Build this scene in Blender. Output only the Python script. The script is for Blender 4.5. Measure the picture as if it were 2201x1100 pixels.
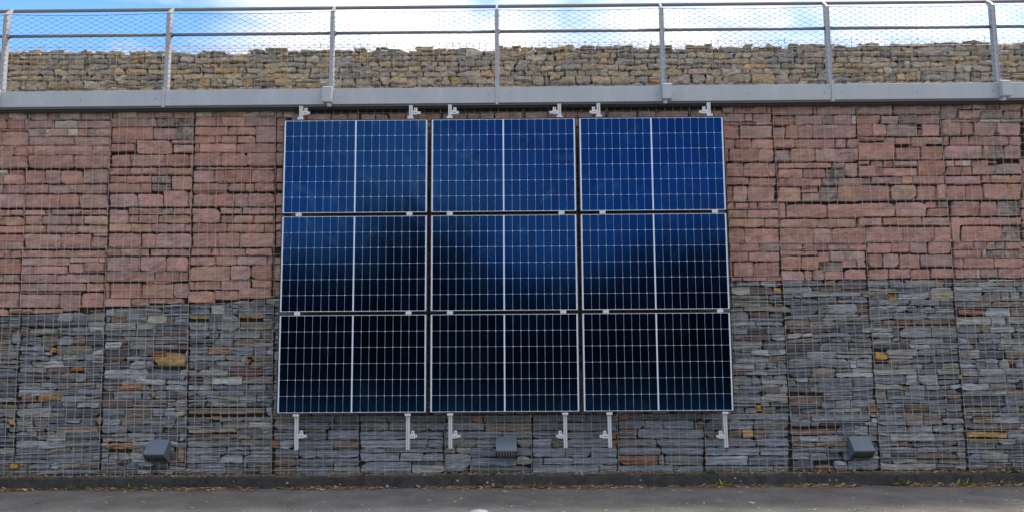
import bpy, math, random
import numpy as np
from mathutils import Vector, Matrix, noise

random.seed(7)
R = random.Random
scene = bpy.context.scene
for o in list(bpy.data.objects):
    bpy.data.objects.remove(o)
col = scene.collection

# ------------------------------------------------------------------ camera
F_PX, YAW, PITCH, ROLL = 1827.12, -0.5095, 6.8521, -0.3729
CAM = Vector((0.1811, -9.9907, 1.445))
W, H = 2201.0, 1100.0
ya, pi_, ro = [math.radians(a) for a in (YAW, PITCH, ROLL)]
fw = Vector((math.sin(ya) * math.cos(pi_), math.cos(ya) * math.cos(pi_), math.sin(pi_)))
r_ = Vector((math.cos(ya), -math.sin(ya), 0))
u_ = r_.cross(fw)
RT = r_ * math.cos(ro) + u_ * math.sin(ro)
UP = -r_ * math.sin(ro) + u_ * math.cos(ro)
cam = bpy.data.cameras.new("camera")
cam.sensor_width = 36
cam.lens = 36 * F_PX / W
cam.clip_start = 0.05
cam.clip_end = 3000
cam_o = bpy.data.objects.new("camera", cam)
m = Matrix.Identity(4)
for i in range(3):
    m[i][0], m[i][1], m[i][2], m[i][3] = RT[i], UP[i], -fw[i], CAM[i]
cam_o.matrix_world = m
col.objects.link(cam_o)
scene.camera = cam_o


def at(x, y, Y):
    """photo pixel -> point of the vertical plane y = Y"""
    d = fw + RT * ((x - W / 2) / F_PX) + UP * ((H / 2 - y) / F_PX)
    t = (Y - CAM.y) / d.y
    return CAM + d * t


def on_ground(x, y, z=0.0):
    d = fw + RT * ((x - W / 2) / F_PX) + UP * ((H / 2 - y) / F_PX)
    t = (z - CAM.z) / d.z
    return CAM + d * t


def pix(p):
    d = Vector(p) - CAM
    z = d.dot(fw)
    return W / 2 + F_PX * d.dot(RT) / z, H / 2 - F_PX * d.dot(UP) / z


# ------------------------------------------------------------------ world, sun, exposure
SUN_EL, SUN_AZ = math.radians(55), math.radians(62)   # behind the wall, to the right
world = bpy.data.worlds.new("World")
scene.world = world
world.use_nodes = True
nt = world.node_tree
nt.nodes.clear()


def nd(t, typ, **kw):
    n = t.nodes.new(typ)
    for k, v in kw.items():
        if k.startswith("i_"):
            n.inputs[k[2:].replace("_", " ")].default_value = v
        else:
            setattr(n, k, v)
    return n


out = nd(nt, "ShaderNodeOutputWorld")
bg = nd(nt, "ShaderNodeBackground")
bg.inputs["Strength"].default_value = 0.072
sky = nd(nt, "ShaderNodeTexSky", sky_type="NISHITA", sun_disc=False)
sky.sun_elevation = SUN_EL
sky.sun_rotation = SUN_AZ
sky.air_density = 1.0
sky.dust_density = 0.0
sky.ozone_density = 3.5
tc = nd(nt, "ShaderNodeTexCoord")
mp = nd(nt, "ShaderNodeMapping")
mp.inputs["Scale"].default_value = (1, 1, 2.2)
mp.inputs["Location"].default_value = (2.7, 0.1, 1.3)
nz = nd(nt, "ShaderNodeTexNoise")
nz.inputs["Scale"].default_value = 3.1
nz.inputs["Detail"].default_value = 9
nz.inputs["Roughness"].default_value = 0.55
nz.inputs["Distortion"].default_value = 0.25
sep = nd(nt, "ShaderNodeSeparateXYZ")
bias = nd(nt, "ShaderNodeMath", operation="MULTIPLY_ADD")      # a little more cloud to the right
bias.inputs[1].default_value = 0.10
bias.inputs[2].default_value = 0.0
addn = nd(nt, "ShaderNodeMath", operation="ADD")
rmp = nd(nt, "ShaderNodeValToRGB")
rmp.color_ramp.elements[0].position = 0.40
rmp.color_ramp.elements[1].position = 0.56
mixc = nd(nt, "ShaderNodeMix", data_type="RGBA")
nz2 = nd(nt, "ShaderNodeTexNoise")
nz2.inputs["Scale"].default_value = 6.0
nz2.inputs["Detail"].default_value = 6
cr2 = nd(nt, "ShaderNodeValToRGB")
cr2.color_ramp.elements[0].color = (4.1, 4.25, 4.6, 1)
cr2.color_ramp.elements[1].color = (8.4, 7.7, 6.9, 1)
cr2.color_ramp.elements[0].position = 0.46
cr2.color_ramp.elements[1].position = 0.64
L = nt.links.new
L(tc.outputs["Generated"], mp.inputs[0])
L(mp.outputs[0], nz.inputs["Vector"])
L(mp.outputs[0], nz2.inputs["Vector"])
L(tc.outputs["Generated"], sep.inputs[0])
L(sep.outputs["X"], bias.inputs[0])
L(nz.outputs["Fac"], addn.inputs[0])
L(bias.outputs[0], addn.inputs[1])
L(addn.outputs[0], rmp.inputs[0])
L(rmp.outputs[0], mixc.inputs["Factor"])
L(nz2.outputs["Fac"], cr2.inputs[0])
deep = nd(nt, "ShaderNodeVectorMath", operation="MULTIPLY")
deep.inputs[1].default_value = (0.68, 0.89, 1.04)
L(sky.outputs[0], deep.inputs[0])
L(deep.outputs[0], mixc.inputs["A"])
L(cr2.outputs[0], mixc.inputs["B"])
L(mixc.outputs["Result"], bg.inputs["Color"])
L(bg.outputs[0], out.inputs[0])

sun = bpy.data.lights.new("sun", "SUN")
sun.energy = 1.5
sun.angle = math.radians(10)
sun.color = (1.0, 0.95, 0.88)
sun_o = bpy.data.objects.new("sun", sun)
sd = Vector((math.sin(SUN_AZ) * math.cos(SUN_EL), math.cos(SUN_AZ) * math.cos(SUN_EL), math.sin(SUN_EL)))
sun_o.rotation_euler = sd.to_track_quat("Z", "Y").to_euler()
sun_o.location = (6, 12, 20)
col.objects.link(sun_o)

vs = scene.view_settings
vs.view_transform = "Standard"
vs.look = "None"
vs.gamma = 1
vs.exposure = 1.95
vs.use_curve_mapping = False
scene.cycles.max_bounces = 6
scene.cycles.diffuse_bounces = 3
scene.cycles.glossy_bounces = 3


# ------------------------------------------------------------------ materials
def new_mat(name):
    mt = bpy.data.materials.new(name)
    mt.use_nodes = True
    t = mt.node_tree
    b = t.nodes["Principled BSDF"]
    return mt, t, b


def stone_mat(name, grain, stretch, bump, rough=0.9, lichen=(0.045, 0.043, 0.032), pale=(0.42, 0.40, 0.35), lo=0.7, hi=1.3):
    mt, t, b = new_mat(name)
    L = t.links.new
    g = nd(t, "ShaderNodeNewGeometry")
    mp = nd(t, "ShaderNodeMapping")
    mp.inputs["Scale"].default_value = stretch
    L(g.outputs["Position"], mp.inputs[0])
    at_ = nd(t, "ShaderNodeAttribute", attribute_name="tint")
    n1 = nd(t, "ShaderNodeTexNoise")
    n1.inputs["Scale"].default_value = grain
    n1.inputs["Detail"].default_value = 8
    n1.inputs["Roughness"].default_value = 0.65
    L(mp.outputs[0], n1.inputs["Vector"])
    n2 = nd(t, "ShaderNodeTexNoise")
    n2.inputs["Scale"].default_value = grain * 0.28
    n2.inputs["Detail"].default_value = 4
    L(mp.outputs[0], n2.inputs["Vector"])
    r1 = nd(t, "ShaderNodeMapRange")
    r1.inputs["From Min"].default_value = 0.3
    r1.inputs["From Max"].default_value = 0.7
    r1.inputs["To Min"].default_value = lo
    r1.inputs["To Max"].default_value = hi
    L(n1.outputs["Fac"], r1.inputs["Value"])
    r2 = nd(t, "ShaderNodeMapRange")
    r2.inputs["From Min"].default_value = 0.3
    r2.inputs["From Max"].default_value = 0.7
    r2.inputs["To Min"].default_value = 0.78
    r2.inputs["To Max"].default_value = 1.2
    L(n2.outputs["Fac"], r2.inputs["Value"])
    mu = nd(t, "ShaderNodeMath", operation="MULTIPLY")
    L(r1.outputs[0], mu.inputs[0])
    L(r2.outputs[0], mu.inputs[1])
    vm = nd(t, "ShaderNodeVectorMath", operation="SCALE")
    L(at_.outputs["Color"], vm.inputs[0])
    L(mu.outputs[0], vm.inputs["Scale"])
    # lichen and grime: blotches whose amount is stored per stone (alpha)
    n3 = nd(t, "ShaderNodeTexNoise")
    n3.inputs["Scale"].default_value = 6
    n3.inputs["Detail"].default_value = 7
    n3.inputs["Roughness"].default_value = 0.6
    L(g.outputs["Position"], n3.inputs["Vector"])
    ad = nd(t, "ShaderNodeMath", operation="MULTIPLY_ADD")
    ad.inputs[1].default_value = 0.30
    L(at_.outputs["Alpha"], ad.inputs[0])
    L(n3.outputs["Fac"], ad.inputs[2])
    rr = nd(t, "ShaderNodeMapRange")
    rr.inputs["From Min"].default_value = 0.66
    rr.inputs["From Max"].default_value = 0.90
    rr.inputs["To Max"].default_value = 0.85
    L(ad.outputs[0], rr.inputs["Value"])
    mx = nd(t, "ShaderNodeMix", data_type="RGBA")
    L(rr.outputs[0], mx.inputs["Factor"])
    L(vm.outputs[0], mx.inputs["A"])
    mx.inputs["B"].default_value = (*lichen, 1)
    n4 = nd(t, "ShaderNodeTexNoise")
    n4.inputs["Scale"].default_value = 26
    n4.inputs["Detail"].default_value = 6
    ps = nd(t, "ShaderNodeVectorMath", operation="ADD")
    ps.inputs[1].default_value = (4.2, 1.1, 7.7)
    L(g.outputs["Position"], ps.inputs[0])
    L(ps.outputs[0], n4.inputs["Vector"])
    ad2 = nd(t, "ShaderNodeMath", operation="MULTIPLY_ADD")
    ad2.inputs[1].default_value = 0.20
    L(at_.outputs["Alpha"], ad2.inputs[0])
    L(n4.outputs["Fac"], ad2.inputs[2])
    rr2 = nd(t, "ShaderNodeMapRange")
    rr2.inputs["From Min"].default_value = 0.66
    rr2.inputs["From Max"].default_value = 0.78
    rr2.inputs["To Max"].default_value = 0.35
    L(ad2.outputs[0], rr2.inputs["Value"])
    mx2 = nd(t, "ShaderNodeMix", data_type="RGBA")
    L(rr2.outputs[0], mx2.inputs["Factor"])
    L(mx.outputs["Result"], mx2.inputs["A"])
    mx2.inputs["B"].default_value = (*pale, 1)
    L(mx2.outputs["Result"], b.inputs["Base Color"])
    b.inputs["Roughness"].default_value = rough
    b.inputs["Specular IOR Level"].default_value = 0.25
    bp = nd(t, "ShaderNodeBump")
    bp.inputs["Strength"].default_value = 1.0
    bp.inputs["Distance"].default_value = bump
    L(n1.outputs["Fac"], bp.inputs["Height"])
    L(bp.outputs[0], b.inputs["Normal"])
    return mt


def plain(name, c, rough=0.5, metal=0.0, vary=0.12, scale=8.0, bump=0.0, spec=0.5, stretch=(1, 1, 1)):
    mt, t, b = new_mat(name)
    L = t.links.new
    g = nd(t, "ShaderNodeTexCoord")
    mp = nd(t, "ShaderNodeMapping")
    mp.inputs["Scale"].default_value = stretch
    n1 = nd(t, "ShaderNodeTexNoise")
    n1.inputs["Scale"].default_value = scale
    n1.inputs["Detail"].default_value = 8
    n1.inputs["Roughness"].default_value = 0.65
    L(g.outputs["Object"], mp.inputs[0])
    L(mp.outputs[0], n1.inputs["Vector"])
    cr = nd(t, "ShaderNodeValToRGB")
    cr.color_ramp.elements[0].position = 0.3
    cr.color_ramp.elements[1].position = 0.7
    cr.color_ramp.elements[0].color = (*[v * (1 - vary) for v in c], 1)
    cr.color_ramp.elements[1].color = (*[v * (1 + vary) for v in c], 1)
    L(n1.outputs["Fac"], cr.inputs[0])
    L(cr.outputs[0], b.inputs["Base Color"])
    mr = nd(t, "ShaderNodeMapRange")
    mr.inputs["To Min"].default_value = max(0, rough - 0.08)
    mr.inputs["To Max"].default_value = min(1, rough + 0.08)
    L(n1.outputs["Fac"], mr.inputs["Value"])
    L(mr.outputs[0], b.inputs["Roughness"])
    b.inputs["Metallic"].default_value = metal
    b.inputs["Specular IOR Level"].default_value = spec
    if bump:
        bp = nd(t, "ShaderNodeBump")
        bp.inputs["Distance"].default_value = bump
        L(n1.outputs["Fac"], bp.inputs["Height"])
        L(bp.outputs[0], b.inputs["Normal"])
    return mt


M = {}
M["sandstone"] = stone_mat("sandstone", 22, (1, 1, 1.6), 0.013, 0.92, lo=0.80, hi=1.18)
M["slate"] = stone_mat("slate", 12, (1, 1, 5.0), 0.022, 0.72, lo=0.55, hi=1.5)
M["rubble"] = stone_mat("fieldstone", 22, (1, 1, 1.3), 0.016, 0.93, lo=0.66, hi=1.34)
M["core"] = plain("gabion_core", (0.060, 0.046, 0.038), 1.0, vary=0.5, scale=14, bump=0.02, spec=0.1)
M["wire"] = plain("galvanised_wire", (0.42, 0.38, 0.35), 0.5, metal=0.0, vary=0.25, scale=5)
M["wire2"] = plain("stainless_cable", (0.13, 0.13, 0.135), 0.5, metal=0.3, vary=0.2, scale=5)
M["grey_paint"] = plain("grey_painted_steel", (0.42, 0.435, 0.45), 0.5, vary=0.10, scale=5, spec=0.4, stretch=(1, 1, 0.35))
M["galv"] = plain("galvanised_steel", (0.40, 0.40, 0.41), 0.5, metal=0.2, vary=0.16, scale=20)
M["rail"] = plain("rail_steel", (0.22, 0.225, 0.24), 0.45, metal=0.3, vary=0.1, scale=6)
M["alu"] = plain("aluminium", (0.68, 0.68, 0.66), 0.45, metal=0.0, vary=0.07, scale=9)
M["shade_and_plug"] = plain("shadow_and_plug_black", (0.05, 0.05, 0.055), 0.6, vary=0.2)  # painted shade of bracket slots and fascia gap, also the black of the plugs
M["frame"] = plain("black_anodised", (0.012, 0.012, 0.014), 0.35, vary=0.2, scale=20)
M["backsheet"] = plain("white_backsheet", (0.74, 0.77, 0.84), 0.25, vary=0.04, scale=6)
M["lamp"] = plain("slate_blue_lacquer", (0.125, 0.155, 0.185), 0.38, vary=0.12, scale=14, spec=0.55)
M["lamp_dark"] = plain("dark_lacquer", (0.010, 0.013, 0.017), 0.45, vary=0.2, scale=14)
M["lens"] = plain("frosted_lens", (0.80, 0.82, 0.76), 0.3, vary=0.2, scale=18)
M["white"] = plain("white_paint", (0.36, 0.37, 0.38), 0.5, vary=0.06, scale=14)
M["bark"] = plain("bark", (0.06, 0.045, 0.032), 0.95, vary=0.4, scale=6, bump=0.03, stretch=(1, 1, 0.2))
M["foliage"] = plain("foliage", (0.020, 0.030, 0.012), 0.8, vary=0.5, scale=0.9, spec=0.1)
M["dark_ground"] = plain("reflection_dark", (0.022, 0.030, 0.012), 1.0, vary=0.5, scale=1.2, spec=0.05)  # for the unseen sheet that darkens the panel reflections
M["deck"] = plain("terrace_gravel", (0.20, 0.18, 0.15), 0.95, vary=0.35, scale=9, bump=0.01)


def tinted(name, rough=0.8, spec=0.2):
    mt, t, b = new_mat(name)
    a = nd(t, "ShaderNodeAttribute", attribute_name="tint")
    t.links.new(a.outputs["Color"], b.inputs["Base Color"])
    b.inputs["Roughness"].default_value = rough
    b.inputs["Specular IOR Level"].default_value = spec
    return mt


M["leaf"] = tinted("leaf")


def cell_mat():
    mt, t, b = new_mat("silicon_cell")
    L = t.links.new
    tc = nd(t, "ShaderNodeTexCoord")
    sp = nd(t, "ShaderNodeSeparateXYZ")
    L(tc.outputs["Object"], sp.inputs[0])
    # ten printed busbars along the long side of the panel
    mu = nd(t, "ShaderNodeMath", operation="MULTIPLY")
    mu.inputs[1].default_value = 10 / 0.178
    L(sp.outputs["Z"], mu.inputs[0])
    fr = nd(t, "ShaderNodeMath", operation="FRACT")
    L(mu.outputs[0], fr.inputs[0])
    lt = nd(t, "ShaderNodeMath", operation="LESS_THAN")
    lt.inputs[1].default_value = 0.085
    L(fr.outputs[0], lt.inputs[0])
    oi = nd(t, "ShaderNodeObjectInfo")
    mr = nd(t, "ShaderNodeMapRange")
    mr.inputs["To Min"].default_value = 0.85
    mr.inputs["To Max"].default_value = 1.15
    L(oi.outputs["Random"], mr.inputs["Value"])
    vm = nd(t, "ShaderNodeVectorMath", operation="SCALE")
    vm.inputs[0].default_value = (0.0030, 0.028, 0.095)
    L(mr.outputs[0], vm.inputs["Scale"])
    mx = nd(t, "ShaderNodeMix", data_type="RGBA")
    L(lt.outputs[0], mx.inputs["Factor"])
    L(vm.outputs[0], mx.inputs["A"])
    mx.inputs["B"].default_value = (0.035, 0.055, 0.11, 1)
    # dust smears on the glass
    g = nd(t, "ShaderNodeNewGeometry")
    n = nd(t, "ShaderNodeTexNoise")
    n.inputs["Scale"].default_value = 3.0
    n.inputs["Detail"].default_value = 7
    n.inputs["Distortion"].default_value = 1.4
    L(g.outputs["Position"], n.inputs["Vector"])
    rr = nd(t, "ShaderNodeMapRange")
    rr.inputs["From Min"].default_value = 0.55
    rr.inputs["From Max"].default_value = 0.78
    rr.inputs["To Max"].default_value = 0.17
    L(n.outputs["Fac"], rr.inputs["Value"])
    mx2 = nd(t, "ShaderNodeMix", data_type="RGBA")
    L(rr.outputs[0], mx2.inputs["Factor"])
    L(mx.outputs["Result"], mx2.inputs["A"])
    mx2.inputs["B"].default_value = (0.10, 0.20, 0.26, 1)
    L(mx2.outputs["Result"], b.inputs["Base Color"])
    b.inputs["Metallic"].default_value = 0.97
    r3 = nd(t, "ShaderNodeMapRange")
    r3.inputs["To Min"].default_value = 0.10
    r3.inputs["To Max"].default_value = 0.18
    L(n.outputs["Fac"], r3.inputs["Value"])
    L(r3.outputs[0], b.inputs["Roughness"])
    return mt


M["cell"] = cell_mat()


def asphalt_mat():
    mt, t, b = new_mat("asphalt")
    L = t.links.new
    g = nd(t, "ShaderNodeNewGeometry")
    n1 = nd(t, "ShaderNodeTexNoise")
    n1.inputs["Scale"].default_value = 70
    n1.inputs["Detail"].default_value = 6
    n1.inputs["Roughness"].default_value = 0.8
    n2 = nd(t, "ShaderNodeTexNoise")
    n2.inputs["Scale"].default_value = 2.2
    n2.inputs["Detail"].default_value = 7
    n2.inputs["Roughness"].default_value = 0.6
    v = nd(t, "ShaderNodeTexVoronoi")
    v.inputs["Scale"].default_value = 60
    for n in (n1, n2, v):
        L(g.outputs["Position"], n.inputs["Vector"])
    c1 = nd(t, "ShaderNodeValToRGB")
    c1.color_ramp.elements[0].position = 0.30
    c1.color_ramp.elements[0].color = (0.062, 0.056, 0.049, 1)
    c1.color_ramp.elements[1].position = 0.70
    c1.color_ramp.elements[1].color = (0.285, 0.257, 0.225, 1)
    L(n1.outputs["Fac"], c1.inputs[0])
    r2 = nd(t, "ShaderNodeMapRange")
    r2.inputs["From Min"].default_value = 0.3
    r2.inputs["From Max"].default_value = 0.7
    r2.inputs["To Min"].default_value = 0.72
    r2.inputs["To Max"].default_value = 1.28
    L(n2.outputs["Fac"], r2.inputs["Value"])
    vm = nd(t, "ShaderNodeVectorMath", operation="SCALE")
    L(c1.outputs[0], vm.inputs[0])
    L(r2.outputs[0], vm.inputs["Scale"])
    # pale aggregate chips
    lt = nd(t, "ShaderNodeMath", operation="LESS_THAN")
    lt.inputs[1].default_value = 0.24
    L(v.outputs["Distance"], lt.inputs[0])
    sp = nd(t, "ShaderNodeSeparateColor")
    L(v.outputs["Color"], sp.inputs[0])
    gt = nd(t, "ShaderNodeMath", operation="GREATER_THAN")
    gt.inputs[1].default_value = 0.72
    L(sp.outputs[0], gt.inputs[0])
    mm = nd(t, "ShaderNodeMath", operation="MULTIPLY")
    L(lt.outputs[0], mm.inputs[0])
    L(gt.outputs[0], mm.inputs[1])
    mx = nd(t, "ShaderNodeMix", data_type="RGBA")
    L(mm.outputs[0], mx.inputs["Factor"])
    L(vm.outputs[0], mx.inputs["A"])
    mx.inputs["B"].default_value = (0.34, 0.32, 0.29, 1)
    # reddish silt washed against the kerb
    sx = nd(t, "ShaderNodeSeparateXYZ")
    L(g.outputs["Position"], sx.inputs[0])
    n5 = nd(t, "ShaderNodeTexNoise")
    n5.inputs["Scale"].default_value = 1.6
    n5.inputs["Detail"].default_value = 8
    n5.inputs["Roughness"].default_value = 0.7
    L(g.outputs["Position"], n5.inputs["Vector"])
    ma = nd(t, "ShaderNodeMath", operation="MULTIPLY_ADD")
    ma.inputs[1].default_value = 0.9
    L(n5.outputs["Fac"], ma.inputs[0])
    L(sx.outputs["Y"], ma.inputs[2])
    mr = nd(t, "ShaderNodeMapRange")
    mr.inputs["From Min"].default_value = 0.10
    mr.inputs["From Max"].default_value = 0.36
    mr.inputs["To Max"].default_value = 0.75
    L(ma.outputs[0], mr.inputs["Value"])
    mx2 = nd(t, "ShaderNodeMix", data_type="RGBA")
    L(mr.outputs[0], mx2.inputs["Factor"])
    L(mx.outputs["Result"], mx2.inputs["A"])
    mx2.inputs["B"].default_value = (0.165, 0.115, 0.080, 1)
    L(mx2.outputs["Result"], b.inputs["Base Color"])
    b.inputs["Roughness"].default_value = 0.9
    b.inputs["Specular IOR Level"].default_value = 0.3
    bp = nd(t, "ShaderNodeBump")
    bp.inputs["Distance"].default_value = 0.004
    L(n1.outputs["Fac"], bp.inputs["Height"])
    L(bp.outputs[0], b.inputs["Normal"])
    return mt


def kerb_mat():
    mt, t, b = new_mat("weathered_kerb_concrete")
    L = t.links.new
    g = nd(t, "ShaderNodeNewGeometry")
    n1 = nd(t, "ShaderNodeTexNoise")
    n1.inputs["Scale"].default_value = 9
    n1.inputs["Detail"].default_value = 9
    n1.inputs["Roughness"].default_value = 0.7
    L(g.outputs["Position"], n1.inputs["Vector"])
    c = nd(t, "ShaderNodeValToRGB")
    e = c.color_ramp.elements
    e[0].position = 0.33
    e[0].color = (0.018, 0.019, 0.019, 1)
    e[1].position = 0.72
    e[1].color = (0.070, 0.066, 0.058, 1)
    L(n1.outputs["Fac"], c.inputs[0])
    v = nd(t, "ShaderNodeTexVoronoi")
    v.inputs["Scale"].default_value = 15
    v.inputs["Randomness"].default_value = 1
    L(g.outputs["Position"], v.inputs["Vector"])
    sp = nd(t, "ShaderNodeSeparateColor")
    L(v.outputs["Color"], sp.inputs[0])
    # radius of each lichen disc varies with the cell
    rr = nd(t, "ShaderNodeMapRange")
    rr.inputs["From Min"].default_value = 0.62
    rr.inputs["From Max"].default_value = 1.0
    rr.inputs["To Min"].default_value = 0.0
    rr.inputs["To Max"].default_value = 0.24
    L(sp.outputs[0], rr.inputs["Value"])
    lt = nd(t, "ShaderNodeMath", operation="LESS_THAN")
    L(v.outputs["Distance"], lt.inputs[0])
    L(rr.outputs[0], lt.inputs[1])
    mx = nd(t, "ShaderNodeMix", data_type="RGBA")
    L(lt.outputs[0], mx.inputs["Factor"])
    L(c.outputs[0], mx.inputs["A"])
    mx.inputs["B"].default_value = (0.36, 0.36, 0.33, 1)
    L(mx.outputs["Result"], b.inputs["Base Color"])
    b.inputs["Roughness"].default_value = 0.9
    bp = nd(t, "ShaderNodeBump")
    bp.inputs["Distance"].default_value = 0.008
    L(n1.outputs["Fac"], bp.inputs["Height"])
    L(bp.outputs[0], b.inputs["Normal"])
    return mt


def soil_mat():
    mt, t, b = new_mat("soil_moss")
    L = t.links.new
    g = nd(t, "ShaderNodeNewGeometry")
    n1 = nd(t, "ShaderNodeTexNoise")
    n1.inputs["Scale"].default_value = 30
    n1.inputs["Detail"].default_value = 9
    n1.inputs["Roughness"].default_value = 0.75
    L(g.outputs["Position"], n1.inputs["Vector"])
    c = nd(t, "ShaderNodeValToRGB")
    e = c.color_ramp.elements
    e[0].position = 0.35
    e[0].color = (0.065, 0.050, 0.032, 1)
    e[1].position = 0.75
    e[1].color = (0.42, 0.32, 0.20, 1)
    k = e.new(0.52)
    k.color = (0.13, 0.11, 0.06, 1)
    L(n1.outputs["Fac"], c.inputs[0])
    L(c.outputs[0], b.inputs["Base Color"])
    b.inputs["Roughness"].default_value = 1.0
    bp = nd(t, "ShaderNodeBump")
    bp.inputs["Distance"].default_value = 0.02
    L(n1.outputs["Fac"], bp.inputs["Height"])
    L(bp.outputs[0], b.inputs["Normal"])
    return mt


M["asphalt"] = asphalt_mat()
M["kerb"] = kerb_mat()
M["soil"] = soil_mat()


# ------------------------------------------------------------------ mesh helpers
class MB:
    """collects geometry for one mesh object"""

    def __init__(self):
        self.v, self.f, self.c = [], [], []

    def add(self, vs, fs, colr=None):
        o = len(self.v)
        self.v.extend([tuple(p) for p in vs])
        self.f.extend([tuple(i + o for i in f) for f in fs])
        if colr is not None:
            self.c.extend([colr] * len(vs))

    def join(self, other):
        o = len(self.v)
        self.v.extend(other.v)
        self.f.extend([tuple(i + o for i in f) for f in other.f])
        self.c.extend(other.c)

    def box(self, x0, x1, y0, y1, z0, z1, colr=None):
        vs = [(x, y, z) for x in (x0, x1) for y in (y0, y1) for z in (z0, z1)]
        fs = [(0, 1, 3, 2), (4, 6, 7, 5), (0, 4, 5, 1), (2, 3, 7, 6), (0, 2, 6, 4), (1, 5, 7, 3)]
        self.add(vs, fs, colr)

    def bbox(self, x0, x1, y0, y1, z0, z1, b=0.003):
        """box with chamfered edges"""
        b = min(b, (x1 - x0) / 3, (y1 - y0) / 3, (z1 - z0) / 3)
        vs, idx = [], {}
        X, Y, Z = (x0, x1), (y0, y1), (z0, z1)
        for i in (0, 1):
            for j in (0, 1):
                for k in (0, 1):
                    p = (X[i], Y[j], Z[k])
                    s = (b if i == 0 else -b, b if j == 0 else -b, b if k == 0 else -b)
                    for a in range(3):
                        q = [p[0] + s[0], p[1] + s[1], p[2] + s[2]]
                        q[a] = p[a]
                        idx[(i, j, k, a)] = len(vs)
                        vs.append(tuple(q))
        fs = []
        for a in range(3):
            for s in (0, 1):
                cs = [(0, 0), (1, 0), (1, 1), (0, 1)]
                f = []
                for c in cs:
                    k = list(c)
                    k.insert(a, s)
                    f.append(idx[(*k, a)])
                if (s == 0) != (a == 1):
                    f.reverse()
                fs.append(tuple(f))
        for a in range(3):
            o1, o2 = [q for q in range(3) if q != a]
            for s1 in (0, 1):
                for s2 in (0, 1):
                    k0 = [0, 0, 0]
                    k0[o1], k0[o2] = s1, s2
                    k1 = list(k0)
                    k1[a] = 1
                    fs.append((idx[(*k0, o1)], idx[(*k1, o1)], idx[(*k1, o2)], idx[(*k0, o2)]))
        for i in (0, 1):
            for j in (0, 1):
                for k in (0, 1):
                    fs.append((idx[(i, j, k, 0)], idx[(i, j, k, 1)], idx[(i, j, k, 2)]))
        self.add(vs, fs)

    def tube(self, pts, r, n=6, colr=None, cap=True):
        pts = [Vector(p) for p in pts]
        rings = []
        prev = None
        for i, p in enumerate(pts):
            d = (pts[min(i + 1, len(pts) - 1)] - pts[max(i - 1, 0)]).normalized()
            ref = Vector((0, 0, 1)) if abs(d.z) < 0.8 else Vector((0, 1, 0))
            a = d.cross(ref).normalized()
            if prev is not None and a.dot(prev) < 0:
                a = -a
            prev = a
            b = d.cross(a)
            rr = r[i] if isinstance(r, (list, tuple)) else r
            rings.append([p + a * (rr * math.cos(2 * math.pi * k / n)) + b * (rr * math.sin(2 * math.pi * k / n)) for k in range(n)])
        vs = [q for ring in rings for q in ring]
        fs = []
        for i in range(len(pts) - 1):
            for k in range(n):
                fs.append((i * n + k, i * n + (k + 1) % n, (i + 1) * n + (k + 1) % n, (i + 1) * n + k))
        if cap:
            fs.append(tuple(reversed(range(n))))
            fs.append(tuple(range((len(pts) - 1) * n, len(pts) * n)))
        self.add(vs, fs, colr)

    def mesh(self, name, mat, smooth=False):
        me = bpy.data.meshes.new(name)
        me.from_pydata(self.v, [], self.f)
        me.materials.append(M[mat])
        if self.c:
            a = me.color_attributes.new("tint", "FLOAT_COLOR", "POINT")
            buf = np.array(self.c, dtype=np.float32).reshape(-1)
            a.data.foreach_set("color", buf)
        if smooth:
            me.shade_smooth()
        me.validate()
        me.update()
        return me


def obj(name, me, parent=None, loc=None, mat=None, smooth=False):
    if isinstance(me, MB):
        me = me.mesh(name, mat, smooth)
    o = bpy.data.objects.new(name, me)
    col.objects.link(o)
    if parent is not None:
        o.parent = parent
    if loc is not None:
        o.location = loc
    return o


def thing(name, loc, label, cat, group=None):
    o = bpy.data.objects.new(name, None)
    col.objects.link(o)
    o.location = loc
    return tag(o, label, cat, group)


def tag(o, label=None, cat=None, group=None, kind=None):
    for k, v in (("label", label), ("category", cat), ("group", group), ("kind", kind)):
        if v is not None:
            o[k] = v
    return o


def part(name, mb, mat, parent, origin, smooth=False):
    """mb in world coordinates, parent an unrotated empty at its own location; origin = where the part's pivot sits"""
    ox, oy, oz = origin
    mb.v = [(x - ox, y - oy, z - oz) for x, y, z in mb.v]
    o = obj(name, mb, parent, mat=mat, smooth=smooth)
    pl = parent.location
    if parent.parent is not None:
        pl = pl + parent.parent.location
    o.location = Vector(origin) - pl
    return o


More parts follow.
